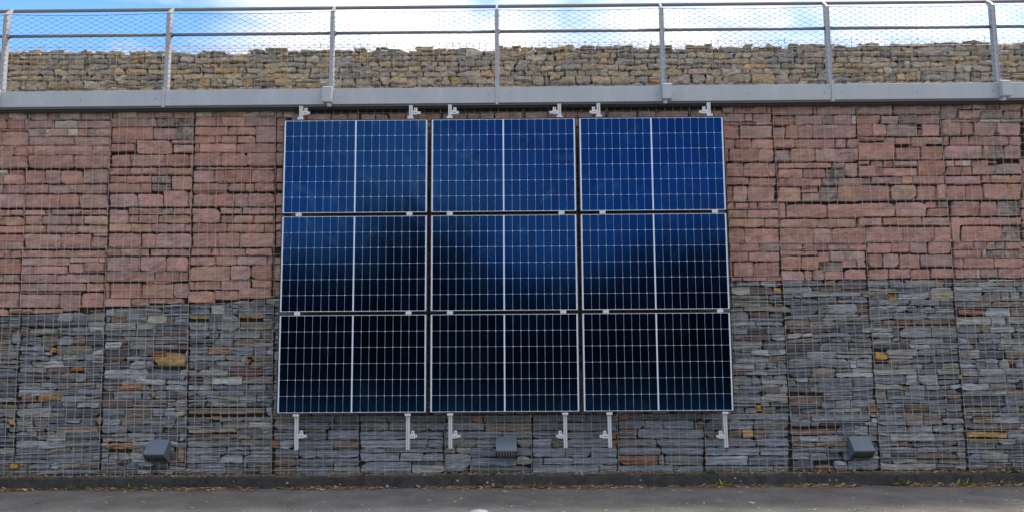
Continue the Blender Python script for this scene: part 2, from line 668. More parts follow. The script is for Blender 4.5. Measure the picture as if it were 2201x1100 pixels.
# ------------------------------------------------------------------ stones
def stone(q, seed, kind="block", front=0.0, depth=0.10, tint=(0.3, 0.2, 0.2, 0)):
    """one quarried stone filling the wall quad q = [(x,z) bl, br, tr, tl], its face near y = front"""
    rg = R(seed)
    bl, br, tr, tl = [Vector((a[0], a[1])) for a in q]
    w = ((br - bl).length + (tr - tl).length) / 2
    h = ((tl - bl).length + (tr - br).length) / 2
    if kind == "slate":
        nu, nv = max(2, min(7, int(w / 0.055))), max(2, min(5, int(h / 0.018)))
        amp, edge, rc, jit = 0.009, 0.006, 0.13, 0.006
    elif kind == "rubble":
        nu, nv = max(2, min(4, int(w / 0.05))), max(2, min(3, int(h / 0.04)))
        amp, edge, rc, jit = 0.019, 0.012, 0.19, 0.013
    else:
        nu, nv = max(2, min(6, int(w / 0.05))), max(2, min(4, int(h / 0.04)))
        amp, edge, rc, jit = 0.014, 0.008, 0.13, 0.0045
    eu, ev = min(0.2, edge / w), min(0.25, edge / h)
    U = [0] + [eu + (1 - 2 * eu) * i / nu for i in range(nu + 1)] + [1]
    V = [0] + [ev + (1 - 2 * ev) * i / nv for i in range(nv + 1)] + [1]
    NU, NV = len(U), len(V)
    crn = [[rg.uniform(0.3, 1.0) * rc * min(w, h) for _ in range(2)] for _ in range(2)]
    if kind == "block" and rg.random() < 0.35:
        crn[rg.randint(0, 1)][rg.randint(0, 1)] *= 2.2
    if kind == "slate" and rg.random() < 0.5:
        crn[rg.randint(0, 1)][rg.randint(0, 1)] += 0.35 * h
    so = seed * 3.71 % 997
    # a slightly tilted face plane
    tu, tv = rg.uniform(-1, 1) * amp * 0.8, rg.uniform(-1, 1) * amp * 0.8
    ledge = [rg.uniform(-1, 1) * amp for _ in range(NV)]
    vs = []
    wx = w
    for j, v in enumerate(V):
        for i, u in enumerate(U):
            p = bl.lerp(br, u).lerp(tl.lerp(tr, u), v)
            bo = (i in (0, NU - 1)), (j in (0, NV - 1))
            # round the corners by pulling them in
            for ci in (0, 1):
                for cj in (0, 1):
                    du = (u if ci == 0 else 1 - u) * w
                    dv = (v if cj == 0 else 1 - v) * h
                    rr = crn[ci][cj]
                    if du < rr and dv < rr:
                        k = (1 - du / rr) * (1 - dv / rr) * rr * 0.55
                        p = p + Vector((k if ci == 0 else -k, k if cj == 0 else -k))
            # ragged outline
            n1 = noise.noise(Vector((p.x * 14 + so, p.y * 14, so * 0.3)))
            n2 = noise.noise(Vector((p.x * 14, p.y * 14 + so, so * 0.7 + 9)))
            if i <= 1 or i >= NU - 2:
                p.x += n1 * jit * 2.4
            if j <= 1 or j >= NV - 2:
                p.y += n2 * jit * 2.0
            y = front + tu * (u - 0.5) * 2 + tv * (v - 0.5) * 2
            if kind == "slate":
                y += ledge[j] + noise.noise(Vector((p.x * 9 + so, p.y * 60, so))) * amp * 1.6
            else:
                y += rg.uniform(-1, 1) * amp * 0.55 + noise.noise(Vector((p.x * 7 + so, p.y * 9, so))) * amp * 1.7
            if bo[0] or bo[1]:
                y = front + edge * 1.9 + rg.uniform(0, 0.004)
            elif i in (1, NU - 2) or j in (1, NV - 2):
                y += edge * 0.35
            vs.append((p.x, y, p.y))
    fs = []
    for j in range(NV - 1):
        for i in range(NU - 1):
            a = j * NU + i
            if (i + j + seed) % 2:
                fs.append((a, a + 1, a + NU + 1, a + NU))
            else:
                fs.append((a, a + 1, a + NU + 1))
                fs.append((a, a + NU + 1, a + NU))
    ring = [i for i in range(NU)] + [j * NU + NU - 1 for j in range(1, NV)] + \
           [(NV - 1) * NU + i for i in range(NU - 2, -1, -1)] + [j * NU for j in range(NV - 2, 0, -1)]
    o = len(vs)
    cx = sum(vs[k][0] for k in ring) / len(ring)
    cz = sum(vs[k][2] for k in ring) / len(ring)
    for k in ring:
        x, y, z = vs[k]
        vs.append((cx + (x - cx) * 0.94, front + depth, cz + (z - cz) * 0.94))
    n = len(ring)
    for k in range(n):
        k2 = (k + 1) % n
        fs.append((ring[k2], ring[k], o + k, o + k2))
    mb = MB()
    mb.add(vs, fs, tint)
    return mb, (cx, cz), w * h


def jitter(c, rg, a=0.12, b=0.02):
    k = 1 + rg.uniform(-a, a)
    return tuple(max(0.004, v * k * (1 + rg.uniform(-b, b))) for v in c)


SAND = {"r": (0.455, 0.253, 0.196), "d": (0.415, 0.218, 0.165), "p": (0.425, 0.262, 0.218), "o": (0.455, 0.268, 0.185),
        "t": (0.445, 0.282, 0.215), "g": (0.405, 0.275, 0.232), "l": (0.54, 0.455, 0.375), "k": (0.34, 0.245, 0.200)}
LICH = {"r": 0.0, "d": 0.0, "p": 0.1, "o": 0.0, "t": 0.15, "g": 0.40, "l": 0.3, "k": 0.85}

CROPS = {"A": (0, 225), "B": (300, 225), "C": (0, 355), "D": (300, 355), "E": (0, 515), "F": (300, 515),
         "G": (1550, 215), "H": (1860, 215), "I": (1550, 345), "J": (1860, 345), "K": (1550, 485), "L": (1860, 485)}
# crop letter, top, bottom, breaks, kinds ('.' leaves a hole)
RED = """
A 95 205 -60,125,375 gl
A 208 355 -60,85,360,398 rrl
A 357 385 -60,145,388 rr
A 390 602 -60,18,390 dr
A 608 755 -60,200,390 rd
A 760 938 -60,378 r
A 103 222 425,680,862,1180,1628 gpgp
A 230 345 405,782,1132,1628 plp
A 350 468 405,655,735,988,1145,1262,1388,1620 gltldkp
A 474 596 410,1092,1612 tt
A 602 742 403,482,815,1355,1610 rrrp
A 746 935 412,1085,1602 rr
B 80 192 -420,-345,-48,490,790 plgg
B 200 318 -422,148,248,790 ppk
B 328 515 -424,183 d
B 338 510 187,530 p
B 322 515 535,788 k
B 516 552 -424,-82 r
B 516 566 467,790 t
B 522 722 -58,462 r
B 575 692 -424,-92 d
B 586 702 478,782 p
B 735 910 -426,-142,366,722,778 rrdr
B 88 168 818,1072,1512,1766,1992 ltlg
B 176 312 808,1116,1212,1542,2005 rdrp
B 325 452 808,1300,1420 ro
B 325 440 1422,1700 r
B 308 560 1702,2002 p
B 458 568 800,1106,1202,1436,1692 ddro
B 574 702 800,882,1426,2005 drr
B 706 902 795,1192,1582,2002 rdr
B 80 178 2015,2120,2290 gl
B 185 315 2020,2160 p
B 322 368 2020,2160 d
B 375 560 2018,2160 p
B 570 700 2016,2160 g
B 708 890 2012,2160 r
C 68 126 -60,98 l
C 76 128 128,350 d
C 132 282 -60,60,346 gr
C 288 412 -60,34,346 gp
C 422 622 -60,346 p
C 662 746 -60,60,142,332 rrr
C 762 882 -60,46,342 do
C 896 1002 -60,336 o
C 1018 1122 -60,325 r
C 1130 1244 -60,318 p
C 74 270 364,600 r
C 90 265 602,655 d
C 74 272 662,892 p
C 84 272 896,1206 r
C 58 266 1212,1572 t
C 284 412 358,706,1022,1342,1562 rgtp
C 428 628 358,876,1154,1562 rdp
C 658 742 350,652,742 rk
C 658 724 748,1188,1318,1562 trr
C 748 876 355,602,1042,1238,1562 rprt
C 888 996 350,665,958,1138,1562 oprt
C 1014 1222 345,882,1330 pr
C 1008 1050 1362,1568 p
C 1056 1212 1338,1568 r
D 36 136 -455,-150,26,246,410,762 rrrpo
D 156 258 -455,-208,158 dr
D 156 268 160,268,442 gk
D 158 366 458,752 r
D 272 400 -455,12,162 rr
D 276 378 166,440 k
D 420 612 -455,-34,332 pr
D 374 612 338,706 r
D 390 606 712,762 p
D 656 862 -462,-178 p
D 628 726 -168,-18,44 dr
D 634 724 46,312,478,640,748 rkrr
D 738 852 -170,-20,86,262,345 dppg
D 738 852 350,742 o
D 864 984 -462,-142,176,650,748 oopd
D 1008 1214 -462,8,238,752 rrp
D 30 66 820,1012,1252,1542,1980 rprr
D 72 256 778,1096,1246,1650,1984 prdr
D 268 382 778,1302,1548,1698,1984 dprr
D 388 410 790,1280 d
D 414 612 776,1072,1134,1388,1592,1984 drdpr
D 640 852 776,1178 r
D 628 714 1184,1372,1492 pp
D 628 718 1512,1772,1982 pr
D 740 850 1184,1376,1676,1984 rro
D 864 986 776,1286,1832,1982 ror
D 998 1208 776,1146,1474,1984 rro
D 44 244 2012,2160 d
D 258 370 2012,2160 d
D 410 600 2010,2160 o
D 618 722 2008,2160 r
D 738 846 2006,2160 r
D 862 962 2004,2160 r
D 970 1200 2000,2160 r
E 154 262 -60,60,134,286 rrp
E 272 490 -60,282 d
E 512 626 -60,36,272 gp
E 644 762 -60,258 r
E 778 1002 -60,250 r
E 1014 1120 -60,102 r
E 1018 1082 110,480,900 rr
E 1000 1046 902,1130 r
E 158 252 308,392,768,1114,1532 drrr
E 262 372 306,1002 p
E 256 336 1010,1454,1530 pr
E 384 502 300,474,978 pr
E 348 482 984,1218 r
E 336 468 1226,1514 r
E 508 626 294,834,1302,1522 ppr
E 640 756 284,690,1254,1518 gpr
E 766 790 290,1180 r
E 800 998 272,858,1186 pp
E 776 998 1196,1512 d
F 132 228 -498,-286,-10,104 rpp
F 136 232 146,412,718 rr
F 250 468 -502,-22 p
F 250 466 -4,386,704 pr
F 474 602 -506,202 p
F 478 604 218,574,698 rr
F 608 642 78,184,442 rr
F 640 852 -516,-460 p
F 640 856 -444,16 d
F 650 858 20,492 o
F 640 852 494,702 p
F 864 982 -530,-146 r
F 868 962 -140,124 r
F 866 938 130,384,640 rr
F 128 232 748,1052,1162,1562,1952 rrpr
F 250 376 740,1108 r
F 240 370 1114,1424,1872,1956 ogr
F 384 604 732,1332 o
F 382 582 1336,1638 p
F 368 576 1644,1952 d
F 612 734 728,792,1188 rr
F 598 738 1194,1632 p
F 592 694 1650,1942 r
F 760 925 718,1098 r
F 752 884 1104,1452 r
F 716 864 1456,1936 r
F 250 356 1988,2140 r
F 366 592 1984,2140 r
F 616 828 1976,2140 d
G 82 186 18,186,406,682,752 grrd
G 194 316 -60,76,352,472,758 gprp
G 324 362 44,282,522,772 ggl
G 358 566 40,272 d
G 376 564 284,758 t
G 578 712 50,216,458,776 pdr
G 714 908 60,118,568,782 ddr
G 72 216 778,1372,1430,1998 prp
G 232 368 778,1094 d
G 222 360 1098,1512,1660,1926,2006 gkpl
G 392 572 778,952 p
G 366 562 958,1160,1358 dr
G 358 560 1364,2012 p
G 574 702 782,1104,1696,1866,2034 drpr
G 732 908 820,1022 g
G 712 908 1028,1402,1682,2036 rtp
H 64 208 -108,412 g
H 60 206 430,872 g
H 58 206 884,1112 p
H 222 348 -108,232 r
H 228 348 238,512 g
H 216 346 528,772,1124 kg
H 352 528 -106,112,322,790 drg
H 438 520 792,846 d
H 350 526 850,1128 r
H 538 598 -102,158,292 dd
H 548 642 298,456,692 tr
H 544 642 698,1148 t
H 624 886 -98,452 d
H 644 690 700,900 r
H 698 884 460,822 d
H 680 882 838,1164 d
H 52 270 1138,1352 g
H 48 130 1372,1592,1800,1990 gtk
H 150 264 1384,1702 p
H 136 264 1704,2042 k
H 48 142 2000,2320 t
H 158 270 2054,2320 g
H 282 324 1150,1290,1500,1690,2005,2320 lprll
H 326 512 1144,1424,1612 pd
H 328 516 1618,1956,2320 pp
H 538 662 1162,1252 p
H 536 664 1286,1542,2144,2320 dpr
H 670 862 1172,1742,1834,2062,2320 prkp
I 34 240 82,328 r
I 36 238 334,716,816 rr
I 254 348 82,412 p
I 262 376 418,818 r
I 374 602 106,182,400,802 dtr
I 622 708 100,202,416,546,858 rrrr
I 726 848 118,392,858 or
I 858 984 118,652,862 oo
I 1002 1216 122,352,872 or
I 30 122 844,1086 r
I 32 104 1092,1642 r
I 28 116 1648,1828 k
I 36 238 1832,2032 t
I 130 254 848,1216,1556,1828 rdk
I 262 378 848,972,1312,1500 drr
I 256 372 1504,1740,2088 kp
I 392 602 856,1196 o
I 384 408 1198,1440 r
I 414 464 1200,1440 r
I 470 602 1214,1470 t
I 388 604 1474,1724 k
I 376 602 1732,2092 o
I 622 850 868,962 r
I 648 842 972,1564 r
I 642 846 1568,2114 r
I 862 988 884,1430,1992 ro
I 862 988 2030,2124 p
I 998 1228 880,1382,1640,2142 rpr
J 4 56 -90,72 d
J 6 88 92,270,416 pd
J 2 78 436,788 g
J -6 214 796,1192 d
J 76 236 -88,186 d
J 104 226 190,266,778 dr
J 256 348 -88,78 k
J 242 342 88,554 p
J 232 348 562,712 o
J 222 348 716,1172 r
J 366 586 -88,368 d
J 362 572 396,764 o
J 368 574 772,1062 d
J 348 568 1070,1208 r
J 626 824 -84,448 r
J 616 824 452,914 r
J 606 694 898,1062,1230 rk
J 706 818 930,1244 d
J 842 958 -84,248 p
J 838 952 278,848,1272 op
J 978 1194 18,568,1028,1278 rrr
J -4 82 1202,1322,1434,1568 rrl
J -4 76 1588,1712,1826 dr
J 2 34 1836,1970 d
J 92 208 1206,1432,1588 rd
J 76 200 1594,1934 t
J 44 200 1944,2320 g
J 224 348 1212,1728 p
J 218 324 1736,1860,2146,2320 dto
J 366 574 1222,1494,1742 rd
J 346 574 1748,2098,2320 ro
J 600 814 1286,1706,1968,2320 rrk
J 828 1204 1288,1422 r
J 838 950 1414,1854,2320 rr
J 972 1192 1440,2022,2320 rk
K 262 372 128,286,582,878 rrg
K 384 524 132,408,872 rr
K 534 744 138,176,480,870 prr
K 752 812 140,322,682,902 rrr
K 264 350 894,1214,1382,1584,1904,2162 rrrpr
K 368 436 894,1436 p
K 386 530 1440,1612 r
K 372 522 1618,2146 g
K 442 648 896,1196 d
K 450 644 1200,1462 o
K 534 662 1470,1806 k
K 518 612 1810,2012,2146 rr
K 664 804 904,1244,1352 pd
K 648 802 1366,1534 p
K 672 794 1540,1818 r
K 640 792 1826,2148 r
K 808 866 910,1046,1210 dd
L 252 402 42,402 r
L 244 394 408,658 r
L 240 404 666,928 p
L 242 412 942,1278 r
L 416 606 48,270 d
L 408 616 278,514 p
L 424 624 516,818 r
L 422 590 820,1294 p
L 634 790 64,362 r
L 632 772 368,674 r
L 638 778 692,964 r
L 628 772 982,1316 d
L 238 344 1318,1612,1806,1938,2092,2320 dptgr
L 352 458 1318,1742,1812 rl
L 358 458 1826,2082,2320 kg
L 472 622 1324,1464,1914,2320 drr
L 634 772 1340,1656,1712 rl
L 628 764 1714,1972,2320 pr
"""

WO, SH, ZM = 0.3081, -0.0143, 0.787          # gabion grid: offset, lean, first seam
SEAMS = [0.135, ZM, ZM + 1, ZM + 2, ZM + 2.5, ZM + 3, 4.46]


def grid_x(n, z):
    return n + WO + SH * z


AW, AH, PW, PH = 5.226, 3.442, 1.722, 1.134
PZ0, PY = 0.8323, -0.16                      # foot and face plane of the panel array


def bound_z(x):
    """top of the slate courses along the wall"""
    key = [(-9, 1.93), (at(0, 680, 0).x, at(0, 680, 0).z), (at(164, 667, 0).x, at(164, 667, 0).z), (at(300, 656, 0).x, at(300, 656, 0).z),
           (at(402, 651, 0).x, at(402, 651, 0).z), (at(470, 649, 0).x, at(470, 649, 0).z), (at(583, 639, 0).x, at(583, 639, 0).z),
           (at(1080, 615, 0).x, at(1080, 615, 0).z), (at(1570, 604, 0).x, at(1570, 604, 0).z), (at(1680, 602, 0).x, at(1680, 602, 0).z),
           (at(1860, 599, 0).x, at(1860, 599, 0).z), (at(2201, 598, 0).x, at(2201, 598, 0).z), (9, 2.3)]
    for (a, za), (b, zb) in zip(key, key[1:]):
        if x <= b:
            return za + (zb - za) * (x - a) / (b - a)
    return key[-1][1]


stones = []   # (mesh builder, centre, area, material family)
sid = 11
for line in RED.strip().splitlines():
    L0, y0, y1, br, kinds = line.split()
    ox, oy = CROPS[L0]
    y0, y1 = float(y0), float(y1)
    xs = [float(v) for v in br.split(",")]
    for k, (a, b) in zip(kinds, zip(xs, xs[1:])):
        sid += 1
        rg = R(sid)
        g = 1.9
        a2, b2 = a + g, b - g
        sk = rg.uniform(-5, 5) if (b - a) > 60 else 0
        P = [(a2 + sk * .5, y1), (b2 + rg.uniform(-4, 4), y1), (b2 - rg.uniform(-4, 4), y0), (a2 - sk * .5, y0)]
        q = []
        for px, py in P:
            w = at(ox + px / 6.875, oy + py / 6.875, 0.0)
            q.append((w.x, w.z))
        tint = (*jitter(SAND[k], rg, 0.13, 0.03), LICH[k])
        mb, c, ar = stone(q, sid, "block", front=rg.uniform(0.006, 0.026), tint=tint)
        stones.append((mb, c, ar, "sandstone"))

# sandstone above and behind the panels, and beyond the picture's edges
XL, XR = -8.5, 8.7


def red_fill(x0, x1, z0, z1, greyed_lifted=0.0):
    global sid
    z = z0
    rg = R(int(abs(x0 * 100) + z0 * 31 + 5))
    while z < z1 - 0.03:
        h = min(rg.choice((0.09, 0.11, 0.13, 0.15)), z1 - z)
        if z1 - z - h < 0.05:
            h = z1 - z
        x = x0
        while x < x1 - 0.02:
            w = min(rg.uniform(0.14, 0.36), x1 - x)
            if x1 - x - w < 0.07:
                w = x1 - x
            sid += 1
            k = rg.choice("gpgptp") if rg.random() < greyed_lifted else rg.choice("rrrrdpo")
            q = [(x + .004, z + .004), (x + w - .006, z + .004), (x + w - .005 + rg.uniform(-.006, .006), z + h - .006), (x + .003, z + h - .005)]
            mb, c, ar = stone(q, sid, "block", front=rg.uniform(0.006, 0.028), tint=(*jitter(tuple(v * (1.12 if greyed_lifted else 1.0) for v in SAND[k]), rg), LICH[k] * 0.8))  # top strip also tinted lighter to offset the shade under the fascia
            stones.append((mb, c, ar, "sandstone"))
            x += w
        z += h


xr_left = at(606, 250, 0).x
xr_right = at(1556, 250, 0).x
for n in range(-9, 10):
    for s0, s1 in zip(SEAMS[1:], SEAMS[2:]):
        zb, zt = s0 + 0.012, s1 - 0.012
        xa, xb = grid_x(n, (zb + zt) / 2) + 0.012, grid_x(n + 1, (zb + zt) / 2) - 0.014
        if s1 < 1.9:
            continue
        zb2 = max(zb, bound_z((xa + xb) / 2) + 0.015)
        if zb2 > zt - 0.05:
            continue
        lo, hi = max(xa, XL), min(xb, XR)
        segs = []
        py_ = pix(((xa + xb) / 2, 0, (zb + zt) / 2))[1]
        el, er = at(-9.5, py_, 0).x, at(2199, py_, 0).x
        if lo < el:
            segs.append((lo, min(hi, el)))
        if hi > er:
            segs.append((max(lo, er), hi))
        if lo < xr_right - 0.02 and hi > xr_left + 0.12:
            segs.append((max(lo, xr_left + 0.12), min(hi, xr_right - 0.02)))
        for a, b in segs:
            if b - a > 0.06:
                zt2 = zt - (0.05 if s1 > 4.4 else 0)
                if s1 > 4.4:
                    red_fill(a, b, zb2, 4.20)
                    red_fill(a, b, 4.205, zt2, 0.85)
                else:
                    red_fill(a, b, zb2, zt2)

# slate: thin courses basket by basket
SL = [((0.232, 0.239, 0.252), 26), ((0.168, 0.174, 0.190), 20), ((0.325, 0.332, 0.340), 18), ((0.250, 0.244, 0.225), 18),
      ((0.118, 0.120, 0.128), 9), ((0.240, 0.205, 0.168), 12), ((0.190, 0.140, 0.118), 6), ((0.38, 0.365, 0.33), 7), ((0.32, 0.215, 0.13), 1.4)]
# stones of another colour the photo shows among the slate: photo x0, y0, x1, y1, colour
OCH, BRN, RUS, CRM = (0.46, 0.24, 0.055), (0.20, 0.13, 0.085), (0.25, 0.105, 0.055), (0.33, 0.30, 0.24)
ACC = [(106, 744, 119, 756, OCH), (326, 757, 397, 784, (0.30, 0.18, 0.07)), (316, 753, 355, 766, (0.26, 0.14, 0.07)), (148, 786, 175, 796, (0.36, 0.20, 0.07)),
       (322, 842, 333, 854, (0.36, 0.19, 0.08)), (254, 824, 303, 838, (0.27, 0.15, 0.08)), (44, 845, 75, 861, BRN), (76, 845, 128, 861, (0.40, 0.22, 0.08)),
       (146, 768, 155, 778, (0.30, 0.17, 0.08)), (404, 785, 414, 791, OCH), (527, 768, 539, 781, RUS), (491, 791, 566, 808, (0.155, 0.085, 0.075)),
       (510, 671, 566, 682, (0.24, 0.16, 0.09)), (404, 674, 448, 684, (0.28, 0.20, 0.11)), (18, 900, 29, 914, OCH), (205, 899, 215, 912, (0.30, 0.17, 0.09)),
       (228, 952, 283, 967, (0.30, 0.18, 0.08)), (20, 994, 38, 1008, OCH), (247, 986, 273, 1000, (0.10, 0.055, 0.045)), (455, 894, 474, 903, (0.36, 0.20, 0.08)),
       (120, 915, 210, 930, (0.22, 0.175, 0.125)), (404, 918, 508, 930, (0.20, 0.165, 0.125)), (580, 948, 602, 963, RUS), (404, 876, 570, 889, (0.175, 0.155, 0.115)),
       (236, 672, 270, 692, BRN), (313, 671, 357, 695, CRM), (1885, 755, 1909, 773, OCH), (1942, 830, 1957, 840, OCH), (2061, 801, 2069, 814, (0.40, 0.20, 0.06)),
       (1664, 616, 1680, 629, (0.34, 0.18, 0.07)), (1912, 631, 1930, 647, (0.36, 0.20, 0.07)), (2004, 625, 2052, 645, (0.26, 0.23, 0.16)),
       (1926, 684, 1961, 698, (0.24, 0.16, 0.10)), (1961, 684, 2055, 697, (0.19, 0.14, 0.10)), (2062, 665, 2118, 677, (0.28, 0.13, 0.10)),
       (1868, 870, 1887, 885, RUS), (1626, 870, 1638, 884, OCH), (1685, 888, 1700, 900, CRM), (1699, 849, 1770, 863, (0.155, 0.105, 0.085)),
       (1600, 928, 1650, 939, (0.42, 0.24, 0.07)), (1672, 929, 1688, 941, OCH), (2085, 928, 2167, 940, (0.38, 0.23, 0.09)), (2086, 942, 2148, 957, (0.21, 0.185, 0.12)),
       (2170, 772, 2188, 783, (0.36, 0.16, 0.08)), (1667, 980, 1709, 995, (0.155, 0.10, 0.08)), (1754, 999, 1795, 1014, (0.20, 0.12, 0.085)),
       (1017, 893, 1042, 906, (0.17, 0.08, 0.055)), (1040, 909, 1140, 927, (0.155, 0.095, 0.070)), (1330, 921, 1370, 935, (0.17, 0.10, 0.07)),
       (1302, 944, 1332, 960, (0.26, 0.11, 0.055)), (1330, 980, 1415, 998, (0.20, 0.10, 0.075)), (1115, 983, 1140, 998, (0.22, 0.16, 0.13)),
       (1330, 888, 1355, 898, (0.23, 0.11, 0.05)), (940, 988, 953, 998, RUS), (596, 893, 636, 905, (0.26, 0.13, 0.06)),
       (826, 961, 842, 972, (0.12, 0.09, 0.065)), (700, 905, 870, 925, (0.125, 0.125, 0.105)), (1570, 925, 1598, 938, (0.20, 0.11, 0.07)),
       (1700, 922, 1800, 936, (0.20, 0.13, 0.09)), (1600, 655, 1700, 668, (0.23, 0.21, 0.16)), (1700, 700, 1790, 714, (0.15, 0.115, 0.105)),
       (1856, 625, 1912, 640, (0.215, 0.19, 0.15)), (0, 868, 35, 882, (0.20, 0.18, 0.11)), (590, 1000, 650, 1014, (0.20, 0.14, 0.10)),
       (60, 705, 120, 716, (0.24, 0.22, 0.175)), (225, 955, 240, 966, RUS), (380, 955, 395, 990, (0.22, 0.155, 0.11)), (570, 640, 600, 652, CRM)]
acc_boxes = []
for x0, y0, x1, y1, c in ACC:
    if y0 > 886 and 586 < x0 < 1700:
        continue
    a, b = at(x0, y1, 0), at(x1, y0, 0)
    acc_boxes.append((a.x, a.z, b.x, b.z, tuple(min(0.8, v * 1.2) for v in c)))


def wchoice(rg, items):
    s = rg.uniform(0, sum(w for _, w in items))
    for it, w in items:
        s -= w
        if s <= 0:
            return it
    return items[0][0]


def warp(x, z):
    """the courses rise and fall a little between the level seams"""
    k = 1.0
    for s in SEAMS:
        k = min(k, abs(z - s - 0.01) / 0.12, abs(z - s + 0.01) / 0.12)
    k = min(k, max(0.0, (bound_z(x) - z) / 0.1))
    return k * (0.020 * noise.noise(Vector((x * 1.7, z * 3.0, 5.5))) + 0.010 * noise.noise(Vector((x * 6.0, z * 8.0, 1.5))))


def slate_stone(x0, z0, x1, z1, rg, c=None, tl=0.0, tr=0.0):
    global sid
    sid += 1
    g = 0.0022
    z0l = z0 + g
    q = [(x0 + g, z0l), (x1 - g, z0l), (x1 - g + rg.uniform(-.004, .004), z1 - g + tr), (x0 + g + rg.uniform(-.004, .004), z1 - g + tl)]
    q = [(a, b + warp(a, b)) for a, b in q]
    cc = c or wchoice(rg, SL)
    lich = 0.15 if rg.random() < 0.2 else 0.0
    mb, ce, ar = stone(q, sid, "slate", front=rg.uniform(0.004, 0.030), tint=(*jitter(cc, rg, 0.20, 0.018), lich))
    stones.append((mb, ce, ar, "slate"))


def slate_fill(x0, x1, z0, z1f, rg, rows):
    """courses in [x0,x1] from z0 up to the function z1f(x)"""
    top = max(z1f(x0), z1f(x1))
    z = z0
    while z < top - 0.012:
        h = rg.choice(rows)
        if top - z - h < 0.028:
            h = top - z
        x = x0
        # a course climbs and falls a little along its length
        while x < x1 - 0.01:
            w = min(rg.choice((0.10, 0.15, 0.19, 0.24, 0.29, 0.34, 0.42)) * rg.uniform(0.8, 1.25), x1 - x)
            if x1 - x - w < 0.06:
                w = x1 - x
            zt0, zt1 = min(z + h, z1f(x)), min(z + h, z1f(x + w))
            if min(zt0, zt1) - z < 0.012:
                x += w
                continue
            hit = [b for b in acc_boxes if b[0] < x + w * 0.98 and b[2] > x + w * 0.02 and (z + h / 2) > b[1] - 0.004 and (z + h / 2) < b[3] + 0.004]
            if hit:
                # leave the place of the odd-coloured stone free
                b = hit[0]
                if b[0] - x > 0.05:
                    w = b[0] - x
                else:
                    x = max(b[2], x + 0.02)
                    continue
            cut = rg.random()
            if h > 0.075 and cut < 0.3 and zt0 == zt1 == z + h:
                s = rg.uniform(0.35, 0.65)
                slate_stone(x, z, x + w, z + h * s, rg)
                if w > 0.2 and rg.random() < 0.5:
                    m_ = x + w * rg.uniform(0.35, 0.65)
                    slate_stone(x, z + h * s, m_, z + h, rg)
                    slate_stone(m_, z + h * s, x + w, z + h, rg)
                else:
                    slate_stone(x, z + h * s, x + w, z + h, rg)
            else:
                slate_stone(x, z, x + w, z + h, rg, tl=zt0 - z - h, tr=zt1 - z - h)
            x += w
        z += h


# the lamps' niches are not cut out: the lamps sit in front of the stones
for n in range(-9, 10):
    for s0, s1 in zip(SEAMS, SEAMS[1:]):
        if s0 > 2.3 or (s0 < 0.5 and -3 <= n <= 2):
            continue
        rg = R(n * 77 + int(s0 * 100))
        zb, zt = s0 + 0.010, s1 - 0.010
        zc = (zb + zt) / 2
        xa, xb = max(grid_x(n, zc) + 0.008, XL), min(grid_x(n + 1, zc) - 0.010, XR)
        if xb - xa < 0.1:
            continue
        near = -2.8 < (xa + xb) / 2 < 2.9 and s0 < 0.5
        rows = (0.065, 0.08, 0.095, 0.11) if near else (0.05, 0.06, 0.07, 0.08, 0.095, 0.11)
        f = (lambda t: (lambda x: min(t, bound_z(x) - 0.006)))(zt)
        if f(xa) - zb > 0.02 or f(xb) - zb > 0.02:
            slate_fill(xa, xb, zb, f, rg, rows)
SLT = """
S 190 230 132,246 b
S 190 230 248,462,598 nn
S 232 270 130,246,436,598 snn
S 273 284 130,420 b
S 274 325 425,598 s
S 286 326 130,292,422 vs
S 330 376 105,165,238 uh
S 330 376 242,458,596 sb
S 380 426 132,260,362,596 vsh
S 430 471 130,252,456,598 bns
S 475 516 130,252,458,600 bsv
S 190 228 606,752,880,1062 nnn
S 231 276 606,762,972,1066 vvs
S 280 325 606,874,1062 ss
S 328 370 606,862,976,1062 hss
S 373 398 606,742,784,1062 sbs
S 401 443 606,826,952,1064 shh
S 447 512 606,886 h
S 445 466 890,1030,1066 nu
S 468 514 890,1068 c
S 190 230 1074,1226,1282,1546 nun
S 233 276 1074,1292 s
S 233 280 1294,1542 b
S 281 320 1074,1392,1548 sv
S 324 366 1074,1244,1368 vh
S 322 368 1368,1466,1548 nv
S 370 402 1076,1132,1212 bc
S 371 422 1216,1366 s
S 371 414 1370,1466,1548 ssh
S 406 502 1078,1212 h
S 426 470 1216,1466 s
S 418 462 1468,1546 c
S 473 508 1216,1546 v
S 190 228 1558,1682,1852,2022 nnn
S 231 276 1556,1734,2022 nn
S 280 320 1556,1702,1742,1954,2022 snsu
S 323 368 1556,1662,1742,1988,2022 hbsu
S 371 422 1556,1736,1878,2022 sss
S 426 464 1554,1616,1778,2022 nhs
S 468 508 1556,1922,2022 sv
T 128 190 362,480,782,1208 unn
T 196 278 364,628,806,1116,1208 sssb
T 284 346 366,552 b
T 348 374 366,552 v
T 284 374 556,1206 s
T 382 458 364,744,1208 vs
T 466 538 364,788,1206 ss
T 546 636 364,758,824,1206 uvv
T 644 706 364,902,960,1208 sns
T 128 190 1218,1470,1642,2044 shs
T 196 288 1218,1470,1700,2040 nsv
T 294 366 1218,1304,1450,1586,1700,1850,2040 bnbobs
T 374 456 1220,1440,1720,2044 sss
T 464 542 1222,1436,1760,2046 shs
T 550 638 1222,1646,2048 hs
T 644 704 1222,1652,1900,2048 nvb
"""
SK0 = {"s": (0.212, 0.226, 0.250), "h": (0.290, 0.302, 0.322), "n": (0.150, 0.154, 0.166), "v": (0.205, 0.208, 0.190), "b": (0.195, 0.155, 0.122),
      "u": (0.270, 0.140, 0.085), "c": (0.330, 0.325, 0.295), "o": (0.44, 0.26, 0.09)}
SK = {k: tuple(a * 1.08 for a in v) for k, v in SK0.items()}
